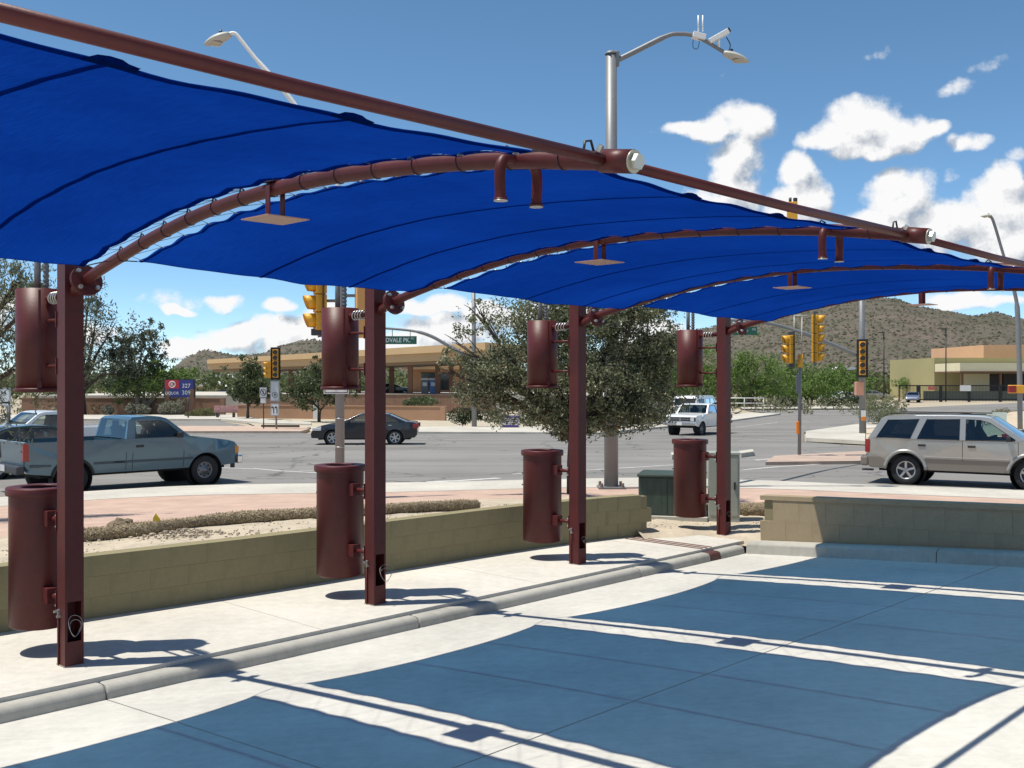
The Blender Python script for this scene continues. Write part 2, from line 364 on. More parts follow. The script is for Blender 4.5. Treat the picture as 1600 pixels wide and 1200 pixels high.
# ================================================================ GROUND AND ROADS
def sheet(name, poly, m, dz=0.0, zf=road_z, raise_=0.0, parent=None, cuts=(25.0, 60.0)):
    bm = bmesh.new(); vs = [bm.verts.new((p[0], p[1], 0)) for p in poly]; bm.faces.new(vs)
    for c in cuts:
        bmesh.ops.bisect_plane(bm, geom=bm.verts[:] + bm.edges[:] + bm.faces[:], plane_co=(0, c, 0), plane_no=(0, 1, 0))
    bmesh.ops.triangulate(bm, faces=[f for f in bm.faces if len(f.verts) > 4])
    for v in bm.verts: v.co.z = zf(v.co.y) + dz + raise_
    bmesh.ops.recalc_face_normals(bm, faces=bm.faces)
    if sum(f.normal.z for f in bm.faces) < 0: bmesh.ops.reverse_faces(bm, faces=bm.faces)
    if raise_:
        ed = [e for e in bm.edges if len(e.link_faces) == 1]
        r = bmesh.ops.extrude_edge_only(bm, edges=ed)
        for v in r['geom']:
            if isinstance(v, bmesh.types.BMVert): v.co.z -= raise_ + 0.05
        bmesh.ops.recalc_face_normals(bm, faces=bm.faces)
    me = bpy.data.meshes.new(name); bm.to_mesh(me); bm.free(); me.materials.append(m)
    o = bpy.data.objects.new(name, me); COL.objects.link(o)
    if parent: o.parent = parent
    else: struct(o)
    return o
g = MB(); rows = [(-600, -0.75), (15, -0.75), (27, -0.55), (60, -0.84), (400, -0.84), (5000, -0.84)]; colsx = [-5000, -600, -100, 0, 100, 600, 5000]
g.add([(x, y, z) for (y, z) in rows for x in colsx], [(i * 7 + j, i * 7 + j + 1, (i + 1) * 7 + j + 1, (i + 1) * 7 + j) for i in range(5) for j in range(6)])
struct(g.build('ground', DESERT))
R2 = lambda x, y: tuple(onroad(x, y)[:2])
poly = [(p.x, p.y) for p in KPTS] + [(50, 24), (40, 31), R2(1600, 706), R2(1349, 697), R2(1256, 690), R2(1256, 676), R2(1345, 663), R2(1500, 646), R2(1600, 641), R2(1760, 634), R2(1760, 624), R2(1600, 629), R2(1345, 640), R2(1160, 640.5), R2(1220, 648), R2(1150, 658), R2(1044, 668.5), R2(966, 676), R2(940, 679), R2(480, 677), R2(-300, 677), (-60, 45)]
road = sheet('road', poly, ASPH)
sheet('far_road', [R2(-300, 668), R2(400, 668), R2(340, 657.5), R2(-300, 657.5)], ASPH, dz=0.004)
MEDC = FARC
sheet('median', [R2(-300, 677), R2(470, 677), R2(484, 673), R2(470, 668.5), R2(-300, 668.5)], brick_mat('far_pavers', (0.50, 0.37, 0.29), (0.47, 0.34, 0.27), (0.48, 0.38, 0.31), 2.0), raise_=0.13)
sheet('pavement', [R2(486, 677), R2(940, 679), R2(966, 676), R2(1044, 668.5), R2(1150, 658), R2(1220, 648), R2(1170, 647), R2(1060, 659), R2(940, 668), R2(486, 670.5)], FARC, raise_=0.12)
sheet('gravel_yard', [R2(360, 650), R2(405, 668.5), R2(486, 668.5), R2(940, 668), R2(1060, 659), R2(1140, 650), R2(1160, 641), R2(1000, 637), R2(640, 640)], GRAVEL, dz=0.02)
sheet('far_pavement', [R2(-300, 657), R2(345, 657), R2(410, 663), R2(486, 665), R2(486, 662), R2(420, 658), R2(360, 650), R2(-300, 650)], FARC, raise_=0.12)
sheet('corner_pavement', [R2(1259, 688), R2(1259, 677), R2(1345, 664.5), R2(1420, 657), R2(1430, 664), R2(1352, 673), R2(1352, 693)], FARC, raise_=0.13)
sheet('bare_lot', [R2(1353, 693), R2(1353, 673), R2(1430, 664), R2(1500, 649), R2(1600, 644), R2(1760, 637), R2(1760, 700), R2(1600, 702)], mat('bare_earth', (0.50, 0.41, 0.30), 0.95, var=0.2, vscale=0.4, bump=0.3), raise_=0.10)
sheet('far_verge', [R2(1160, 640), R2(1345, 639.5), R2(1400, 637), R2(1400, 630), R2(1150, 634)], FARC, dz=0.10)
sheet('traffic_island', [R2(1196, 727), R2(1210, 717), R2(1349, 709), R2(1640, 700), R2(1640, 716), R2(1349, 725)], brick_mat('island_pavers', (0.44, 0.33, 0.27), (0.41, 0.31, 0.25), (0.43, 0.35, 0.29), 2.4), raise_=0.11)
sheet('concrete_nose', [R2(1154, 711), R2(1176, 708), R2(1178, 712), R2(1158, 715)], FARC, raise_=0.16)
sheet('concrete_nose', [R2(1048, 714), R2(1058, 712), R2(1060, 716), R2(1050, 718)], FARC, raise_=0.16)
def stripe(pts, w=0.12):
    ps = [onroad(*p) for p in pts]; l = []; r = []
    for i, p in enumerate(ps):
        t_ = (ps[min(i + 1, len(ps) - 1)] - ps[max(i - 1, 0)]); n_ = Vector((-t_.y, t_.x, 0)).normalized() * w / 2
        l.append(p + n_); r.append(p - n_)
    o = sheet('lane_line', [tuple(p[:2]) for p in l + r[::-1]], PAINT, dz=0.005); return o
for pts, w in [([(668, 753), (720, 751), (780, 747)], 0.25), ([(800, 741), (930, 734), (1062, 726)], 0.14), ([(1162, 734), (1210, 730), (1300, 724.5)], 0.16), ([(1180, 719), (1260, 713), (1350, 706)], 0.2), ([(395, 732), (440, 736), (497, 739)], 0.14), ([(468, 735), (500, 735)], 0.12), ([(345, 731), (395, 733)], 0.12), ([(790, 754), (900, 752)], 0.2), ([(400, 682), (560, 681), (700, 682)], 0.12), ([(966, 685), (1040, 684)], 0.1), ([(1150, 677), (1262, 682)], 0.1), ([(1130, 684), (1250, 690)], 0.1), ([(1148, 668), (1215, 660)], 0.1), ([(270, 680), (380, 681)], 0.12)]: stripe(pts, w)

# apron between the block walls and the street: dirt, pink pavers, concrete walk, kerb
def band(name, fa, fb, nx, ny, m, x0=-14.0, x1=16.0, dz=0.0, wob=0.0):
    b = MB(); vs = []
    for i in range(nx + 1):
        x = x0 + (x1 - x0) * i / nx
        for j in range(ny + 1):
            y = fa(x) + (fb(x) - fa(x)) * j / ny
            z = apron_z(x, y) + dz
            if wob: z += wob * (noise.noise(Vector((x * 2.1, y * 2.1, 0))) + 0.5 * noise.noise(Vector((x * 6, y * 6, 3))))
            if y < wally(x) - 0.01: z -= 0.16 * (wally(x) - y)
            vs.append((x, y, z))
    b.add(vs, [(i * (ny + 1) + j, (i + 1) * (ny + 1) + j, (i + 1) * (ny + 1) + j + 1, i * (ny + 1) + j + 1) for i in range(nx) for j in range(ny)], True)
    return struct(b.build(name, m))
fdirt = lambda x: wally(x) + (kerby(x) - wally(x)) * (0.23 if x < 1.0 else 0.26 if x < 4.0 else 0.2)
fwalk = lambda x: kerby(x) - 2.3
band('dirt_strip', lambda x: wally(x) - (0.7 if 1.95 < x < 3.8 else 0.0), lambda x: fdirt(x) + 0.3, 220, 30, DIRT, dz=0.006, wob=0.022)
band('brick_paving', fdirt, fwalk, 90, 14, PINK)
band('street_sidewalk', lambda x: fwalk(x) + 0.01, kerby, 90, 6, FARC, dz=0.004)
b = MB(); prev = None
for x in [-14 + 30 * i / 90 for i in range(91)]:
    y = kerby(x); vs = [(x, y + 0.005, -0.197), (x, y + 0.13, -0.20), (x, y + 0.16, -0.23), (x, y + 0.17, -0.50)]
    n_ = len(b.v); b.v += vs
    if prev is not None:
        for k in range(3): b.f.append((prev + k, n_ + k, n_ + k + 1, prev + k + 1)); b.sm.append(True)
    prev = n_
struct(b.build('street_kerb', FARC))

q = MB(); q.add([tuple(Wd(s, t, z)) for s, t, z in ((-3.2, 8.8, -0.03), (0.66, 9.30, -0.05), (0.82, 9.50, -0.02), (0.82, 11.6, 0.05), (-3.2, 11.6, 0.0))], [(0, 1, 2, 3, 4)]); struct(q.build('dirt_corner', DIRT))
# parking lot: slabs with open joints over a dark bed, tilted across s
def siteobj(mb, name, m, parent=None, bevel=0.0):
    o = mb.build(name, m, parent, bevel=bevel)
    if not parent: o.location = P0; o.rotation_euler = (0, 0, TH)
    return o
lb = MB(); S_ = [0.60, 4.08, 7.6, 11.2, 15.0]; T_ = [-13.2, -6.6, 0.0, 9.24]
lb.add([(s, t, lotz(s) - 0.03) for s in (0.55, 15.2) for t in (-13.4, 9.3)], [(0, 2, 3, 1)])
lot = struct(siteobj(lb, 'parking_lot', JOINT)); GAP = 0.007
def slab(s0, s1, t0, t1, zf, th, parent, m, n=1):
    q = MB(); top = [(s0, t0), (s1, t0), (s1, t1), (s0, t1)]
    q.add([(s, t, zf(s)) for s, t in top] + [(s, t, zf(s) - th) for s, t in top], [(0, 1, 2, 3), (7, 6, 5, 4), (0, 4, 5, 1), (1, 5, 6, 2), (2, 6, 7, 3), (3, 7, 4, 0)])
    return q.build('slab', m, parent)
for i in range(4):
    for j in range(3): slab(S_[i] + GAP, S_[i + 1] - GAP, T_[j] + GAP, T_[j + 1] - GAP, lotz, 0.05, lot, LOTC)
wb = MB(); wb.add([(s, t, -0.045) for s in (-2.0, 0.50) for t in (-10, 9.45)], [(0, 2, 3, 1)])
walk = struct(siteobj(wb, 'sidewalk', JOINT)); tw = [-10, -6.9, -3.9, -0.9, 2.1, 5.1, 8.1, 9.44]
for j in range(7): slab(-1.95, 0.515, tw[j] + 0.004, tw[j + 1] - 0.004, lambda s: 0.0, 0.12, walk, WALKC)
# kerb segments with a rounded nose
def kerb_prof(h): return [(0.525, -h - 0.1), (0.525, -0.035), (0.60, -0.036), (0.632, -0.045), (0.650, -0.064), (0.658, -0.09), (0.672, -h - 0.1)]
kb = thing('lot_kerb', None, None, P0, TH); struct(kb)
tk = [-10, -6.4, -3.2, 0.0, 3.16, 6.8, 8.36, 8.62, 9.23]
for j in range(8):
    q = MB(); pr = kerb_prof(0.145); a_, b_ = tk[j] + 0.006, tk[j + 1] - 0.006; n_ = len(pr)
    for tt in (a_, a_ + 0.02, b_ - 0.02, b_):
        e = 0.006 if tt in (a_, b_) else 0
        q.v += [(s - e, tt, z - e) for s, z in pr]
    for i in range(3):
        for k in range(n_ - 1): q.f.append((i * n_ + k, i * n_ + k + 1, (i + 1) * n_ + k + 1, (i + 1) * n_ + k)); q.sm.append(k in (2, 3, 4))
    q.f += [tuple(range(n_)), tuple(reversed(range(3 * n_, 4 * n_)))]; q.sm += [False, False]
    if j == 6: q.build('scupper_plate', mat('rusty_plate', (0.085, 0.03, 0.025), 0.6, var=0.3, vscale=12), kb)
    else: q.build('kerb_segment', KERBC, kb)
ke = thing('end_kerb', None, None, P0, TH); struct(ke); se = [0.68, 3.35, 6.2, 9.1, 12.0, 15.0]
for j in range(5):
    q = MB(); pr = [(9.48, -0.16), (9.48, 0.02), (9.29, 0.02), (9.25, 0.008), (9.225, -0.02), (9.20, -0.30)]; n_ = len(pr)
    for s in (se[j] + 0.006, se[j + 1] - 0.006):
        q.v += [(s, t, z + lotz(s) - lotz(0.68)) for t, z in pr]
    for k in range(n_ - 1): q.f.append((k, k + 1, n_ + k + 1, n_ + k)); q.sm.append(k in (2, 3))
    q.f += [tuple(range(n_)), tuple(reversed(range(n_, 2 * n_)))]; q.sm += [False, False]
    q.build('kerb_segment', KERBC, ke)
sc = MB(); sc.box((-0.15, 8.49, 0.004), (1.32, 0.03, 0.012)); sc.box((-0.15, 8.60, 0.004), (1.32, 0.02, 0.012)); sc.box((-0.15, 8.38, 0.004), (1.32, 0.02, 0.012))
tag(siteobj(sc, 'scupper_rails', mat('rail_brown', (0.15, 0.07, 0.055), 0.6)), 'thin brown drain rails let into the sidewalk near the last post', 'drain')

# block walls
wl = thing('block_retaining_wall', 'long low olive block retaining wall curving along behind the posts', 'wall', P0, TH)
pl = catmull([(-1.62, -8, 0), (-1.55, -3.5, 0), (-1.50, 0, 0), (-1.34, 2.5, 0), (-1.29, 4.4, 0), (-1.21, 6.4, 0), (-1.03, 7.9, 0), (-0.78, 8.86, 0)], 12)
cum = [0.0]
for i in range(1, len(pl)): cum.append(cum[-1] + (pl[i] - pl[i - 1]).length)
def along(d):
    x = lerp(cum, [p.x for p in pl], d); y = lerp(cum, [p.y for p in pl], d); x2 = lerp(cum, [p.x for p in pl], min(d + 0.05, cum[-1])); y2 = lerp(cum, [p.y for p in pl], min(d + 0.05, cum[-1]))
    x1 = lerp(cum, [p.x for p in pl], max(d - 0.05, 0)); y1 = lerp(cum, [p.y for p in pl], max(d - 0.05, 0))
    return x, y, math.atan2(y2 - y1, x2 - x1)
q = MB(); vs = []
for d in [cum[-1] * i / 80 for i in range(81)]:
    x, y, a = along(d); nx_, ny_ = -math.sin(a), math.cos(a)
    for (o_, z) in ((-0.004, -0.05), (-0.004, 0.585), (-0.185, 0.585), (-0.185, -0.05)): vs.append((x - nx_ * o_, y - ny_ * o_, z))
q.add(vs, [(i * 4 + k, i * 4 + (k + 1) % 4, (i + 1) * 4 + (k + 1) % 4, (i + 1) * 4 + k) for i in range(80) for k in range(4)] + [(0, 1, 2, 3), (323, 322, 321, 320)])
q.build('mortar_core', MORTAR, wl)
def blockmesh(l, d, h, name='block_mesh', m=WALLM):
    e = 0.0012; me = MB(); x, y, z = l / 2, d / 2, h / 2
    bm = bmesh.new(); bmesh.ops.create_cube(bm, size=1)
    for v in bm.verts: v.co = Vector((v.co.x * l, v.co.y * d, v.co.z * h))
    bmesh.ops.bevel(bm, geom=bm.edges[:], offset=e, segments=1, affect='EDGES')
    r_ = bpy.data.meshes.new(name); bm.to_mesh(r_); bm.free(); r_.materials.append(m); return r_
BM1 = blockmesh(0.3992, 0.20, 0.2012)
for c in range(3):
    d = 0.2 + (0.2 if c % 2 else 0.0)
    while d < cum[-1] - 0.05:
        x, y, a = along(d); nx_, ny_ = -math.sin(a), math.cos(a)
        o = inst(BM1, 'block', wl, (x + nx_ * 0.10, y + ny_ * 0.10, 0.1 + 0.202 * c), a); d += 0.40
we = thing('block_end_wall', 'khaki painted block wall closing the far end of the parking stalls', 'wall', P0, TH)
def ewtop(s): return 0.665 + 0.043 * (s - 0.77)
q = MB(); q.add([(s, t, ewtop(s) - 0.07 if up else ewtop(s) - 1.0) for s in (0.80, 14.8) for t in (9.52, 9.66) for up in (0, 1)], [(0,1,3,2),(4,6,7,5),(0,4,5,1),(2,3,7,6),(1,5,7,3)])
q.build('mortar_core', MORTAR, we)
BM2 = blockmesh(0.3992, 0.198, 0.2922, 'end_block_mesh', WALLM2); BM2c = blockmesh(0.3992, 0.215, 0.062, 'cap_mesh', WALLM2)
tilt = math.atan(0.043)
for c in range(4):
    s = 0.95 + (0.2 if c % 2 else 0)
    while s < 14.8:
        zc = ewtop(s) - (0.031 if c == 0 else 0.062 + 0.147 + 0.293 * (c - 1))
        o = bpy.data.objects.new('cap_block' if c == 0 else 'block', BM2c if c == 0 else BM2); COL.objects.link(o); o.parent = we
        o.location = (s, 9.59 if c else 9.588, zc); o.rotation_euler = (0, -tilt, 0)
        s += 0.40
# ================================================================ SHADE CANOPY
AS = [-0.02, 0.20, 0.47, 1.0, 1.5, 2.2, 2.95, 3.5, 4.0, 4.5, 4.95, 5.35, 5.68]
AZ = [2.99, 3.06, 3.14, 3.25, 3.34, 3.43, 3.47, 3.465, 3.44, 3.40, 3.35, 3.29, 3.235]
apts = catmull([(s, 0, z) for s, z in zip(AS, AZ)], 6)
def archz(s): return lerp([p.x for p in apts], [p.z for p in apts], s)
ARCH_R = 0.043
cano = thing('shade_canopy_frame', 'maroon steel shade canopy frame of square posts, arched pipes and tie beams', 'canopy frame', P0, TH)
def bolts(parent, pts, d, r=0.012, l=0.02):
    d = Vector(d).normalized()
    for p in pts:
        q = MB(); p = Vector(p); q.tube([p, p + d * l], r, 6, smooth=False); q.build('bolt', BOLT, parent)
HW = 0.076; TH_ = 0.006
for fi, t in enumerate(FR):
    q = MB(); zt = 3.27
    # hollow square post with a real hand hole in the lot-facing wall
    q.box((-HW + TH_ / 2, t, zt / 2), (TH_, 2 * HW, zt)); q.box((0, t - HW + TH_ / 2, zt / 2), (2 * HW - 2 * TH_, TH_, zt)); q.box((0, t + HW - TH_ / 2, zt / 2), (2 * HW - 2 * TH_, TH_, zt))
    x = HW - TH_ / 2; h0, h1 = 0.20, 0.52
    q.box((x, t, h0 / 2), (TH_, 2 * HW, h0)); q.box((x, t, (h1 + zt) / 2), (TH_, 2 * HW, zt - h1))
    q.box((x, t - 0.066, (h0 + h1) / 2), (TH_, 0.020, h1 - h0)); q.box((x, t + 0.066, (h0 + h1) / 2), (TH_, 0.020, h1 - h0))
    q.box((0, t, zt + 0.003), (2 * HW, 2 * HW, 0.006))
    post = q.build('post', MAROON, cano)
    q = MB(); q.box((0, t, 0.004), (0.165, 0.165, 0.008)); q.build('base_weld', mat('base_weld', (0.30, 0.27, 0.24), 0.9), post)
    q = MB(); q.box((-0.03, t - HW - 0.008, 0.42), (0.022, 0.016, 0.07)); q.build('anchor_tab', BOLT, post)
    bolts(post, [(-0.03, t - HW - 0.016, 0.44), (-0.015, t - HW, 0.40)], (0, -1, 0), 0.011, 0.03)
    q = MB(); q.tube([(-0.035, t - HW - 0.006, 0.0), (-0.035, t - HW - 0.006, 0.38)], 0.007, 6); q.build('conduit', MAROON, post)
    q = MB(); q.tube([(HW, t + 0.045, 2.86), (HW + 0.004, t + 0.045, 2.86)], 0.014, 10); q.build('drill_hole', BLACK, post)
    wv = {1: (0.10, 0.0, 0.02), 2: (0.06, 0.10, 0.07), 3: (0.03, 0.02, 0.02), 4: (0.05, 0.06, 0.0), 0: (0.04, 0, 0)}[fi]
    q = MB()
    for k in range(2 if fi in (1, 2) else 1):
        pts = []
        for i in range(26):
            a = 2 * math.pi * i / 25; r_ = (0.055 + 0.012 * k) if fi in (1, 2) else 0.03
            pts.append((HW - 0.01 + 0.02 * math.sin(2 * a + k) + 0.02 + wv[2] * (1 - math.cos(a)) * 0.5, t + wv[1] * (1 + math.cos(a + 0.3)) * 0.5 + r_ * 0.85 * math.cos(a + k * 0.5), 0.31 + 0.02 * k + r_ * 1.25 * math.sin(a + 0.4 * k)))
        q.tube(pts, 0.0019, 5)
    q.build('wire_coil', WIRE, post)
    # arch pipe
    q = MB(); q.tube([(p.x, t, p.z) for p in apts], ARCH_R, 18); arch = q.build('arch', MAROON, cano)
    p1 = Vector((0.30, t, archz(0.30))); d1 = Vector((0.27, 0, archz(0.47) - archz(0.20))).normalized()
    for off in (-0.010, 0.010):
        q = MB(); q.tube([p1 + d1 * (off - 0.007), p1 + d1 * (off + 0.007)], 0.125, 24); q.build('flange', MAROON, arch)
    up = Vector((-d1.z, 0, d1.x))
    bolts(arch, [p1 + d1 * 0.02 + (up * math.cos(a) + Vector((0, 1, 0)) * math.sin(a)) * 0.095 for a in [R(45 + 90 * k) for k in range(4)]], d1, 0.017, 0.028)
    bolts(arch, [p1 - d1 * 0.02 + (up * math.cos(a) + Vector((0, 1, 0)) * math.sin(a)) * 0.095 for a in [R(45 + 90 * k) for k in range(4)]], -d1, 0.017, 0.022)
    q = MB(); q.prism([(0.076, 3.10), (0.24, 3.16), (0.24, 3.10), (0.076, 3.04)], t - 0.004, t + 0.004); q.build('gusset', MAROON, arch)
    # end cap with hex bolt
    e1 = Vector((5.68, t, archz(5.68))); ed = (apts[-1] - apts[-2]).normalized()
    q = MB(); q.tube([e1 - ed * 0.16, e1 + ed * 0.012], 0.052, 20); q.build('end_sleeve', MAROON, arch)
    q = MB(); q.tube([e1 + ed * 0.012, e1 + ed * 0.02], 0.05, 20); q.build('end_cap', mat('cap_metal', (0.42, 0.40, 0.33), 0.4, metal=0.5), arch)
    q = MB(); q.tube([e1 + ed * 0.02, e1 + ed * 0.048], 0.036, 6, smooth=False); q.build('cap_nut', BOLT, arch)
    # hose hooks
    for sg in (-1, 1):
        s = 5.02; z0 = archz(s)
        pts = [(s, t, z0), (s, t + sg * 0.06, z0), (s, t + sg * 0.10, z0 - 0.012), (s, t + sg * 0.122, z0 - 0.045), (s, t + sg * 0.127, z0 - 0.10), (s, t + sg * 0.122, z0 - 0.20)]
        q = MB(); q.tube(catmull(pts, 4), [0.026] * 20 + [0.030], 14, caps=False); q.tube([(s, t + sg * 0.1215, z0 - 0.196), (s, t + sg * 0.121, z0 - 0.206)], 0.033, 14); hk = q.build('hose_hook', MAROON, arch)
        q = MB(); q.tube([(s, t + sg * 0.121, z0 - 0.206), (s, t + sg * 0.121, z0 - 0.209)], 0.0335, 14); q.build('hook_lip', BOLT, hk)
    # lamp plate on two straps
    s = 2.97; z0 = archz(s)
    for sg in (-1, 1):
        q = MB(); q.box((s, t + sg * 0.052, z0 - 0.085), (0.045, 0.008, 0.20)); q.build('plate_strap', MAROON, arch)
    q = MB(); q.box((s, t, z0 - 0.187), (0.295, 0.295, 0.006)); q.build('lamp_plate', PALEPLATE, arch)
    q = MB(); q.box((s - 0.02, t, z0 + 0.048), (0.14, 0.11, 0.012), Matrix.Rotation(0.02, 3, 'Y')); q.build('saddle_plate', MAROON, arch)
# tie beams along the outer ends
for i in range(4):
    t0, t1 = FR[i], FR[i + 1]; zb = 3.30
    q = MB(); q.tube([(5.56, t0 + 0.02, zb - 0.045), (5.56, (t0 + t1) / 2, zb - 0.055), (5.56, t1 - 0.02, zb - 0.045)], 0.0255, 14)
    bm_ = q.build('tie_beam', MAROON, cano)
    for tt in (t0 + 0.09, t1 - 0.09): bolts(bm_, [(5.575, tt, zb - 0.02)], (0.6, 0, 0.8), 0.014, 0.03)
    q = MB(); q.tube([(5.50, t1 - 0.10, zb - 0.01), (5.50, t1 - 0.09, zb + 0.035), (5.50, t1 - 0.05, zb + 0.045), (5.50, t1 - 0.03, zb)], 0.006, 6); q.build('shackle', DARKM, bm_)

# ---- shade sails
sm = bpy.data.materials.new('blue_shade_cloth'); sm.use_nodes = True; t_ = sm.node_tree; t_.nodes.clear()
def cloth(t_, k=1.0, tr=0.10):
    vec = N(t_, 'ShaderNodeTexCoord').outputs['Object']
    rib = fbm(t_, VM(t_, 'MULTIPLY', vec, (2.0, 60.0, 1.0)), 3.0, 4, 0.6); blot = fbm(t_, vec, 0.8, 4)
    f = M(t_, 'ADD', M(t_, 'MULTIPLY', rib, 0.5), M(t_, 'MULTIPLY', blot, 0.5))
    cr = N(t_, 'ShaderNodeValToRGB'); e = cr.color_ramp.elements
    e[0].position = 0.34; e[0].color = (0.0020 * k, 0.027 * k, 0.215 * k, 1); e[1].position = 0.66; e[1].color = (0.0045 * k, 0.050 * k, 0.345 * k, 1); L(t_, f, cr.inputs[0])
    df = N(t_, 'ShaderNodeBsdfDiffuse'); L(t_, cr.outputs[0], df.inputs[0]); tl = N(t_, 'ShaderNodeBsdfTranslucent'); L(t_, cr.outputs[0], tl.inputs[0])
    bn = N(t_, 'ShaderNodeBump'); bn.inputs['Strength'].default_value = 0.55; bn.inputs['Distance'].default_value = 0.03; L(t_, M(t_, 'ADD', fbm(t_, VM(t_, 'MULTIPLY', vec, (1.0, 4.0, 1.0)), 2.2, 4, 0.6), M(t_, 'MULTIPLY', rib, 0.35)), bn.inputs['Height']); L(t_, bn.outputs[0], df.inputs['Normal']); L(t_, bn.outputs[0], tl.inputs['Normal'])
    a = N(t_, 'ShaderNodeMixShader'); a.inputs[0].default_value = 0.62; L(t_, df.outputs[0], a.inputs[1]); L(t_, tl.outputs[0], a.inputs[2])
    tp = N(t_, 'ShaderNodeBsdfTransparent'); tp.inputs[0].default_value = (0.10, 0.56, 1.0, 1)
    b_ = N(t_, 'ShaderNodeMixShader'); gm = N(t_, 'ShaderNodeNewGeometry'); cs = M(t_, 'ABSOLUTE', VM(t_, 'DOT_PRODUCT', gm.outputs['Incoming'], gm.outputs['Normal'], 1))
    # a knitted mesh is open seen square on and closed at a slant: its holes shut as the threads overlap
    op = N(t_, 'ShaderNodeMapRange', interpolation_type='SMOOTHSTEP'); op.inputs[1].default_value = 0.5; op.inputs[2].default_value = 0.9; L(t_, cs, op.inputs[0])
    L(t_, M(t_, 'MULTIPLY', op.outputs[0], M(t_, 'ADD', tr - 0.03, M(t_, 'MULTIPLY', rib, 0.06))), b_.inputs[0]); L(t_, a.outputs[0], b_.inputs[1]); L(t_, tp.outputs[0], b_.inputs[2])
    o_ = N(t_, 'ShaderNodeOutputMaterial'); L(t_, b_.outputs[0], o_.inputs[0])
cloth(t_, 0.68, 0.124)
SAIL = sm; HEM = bpy.data.materials.new('blue_hem'); HEM.use_nodes = True; HEM.node_tree.nodes.clear(); cloth(HEM.node_tree, 0.52, 0.08)
names = ['nearest blue shade sail, at the upper left in front of the first arch', 'second blue shade sail, between the two nearest arches', 'third blue shade sail, between the second and third arches', 'farthest blue shade sail, between the two last arches']
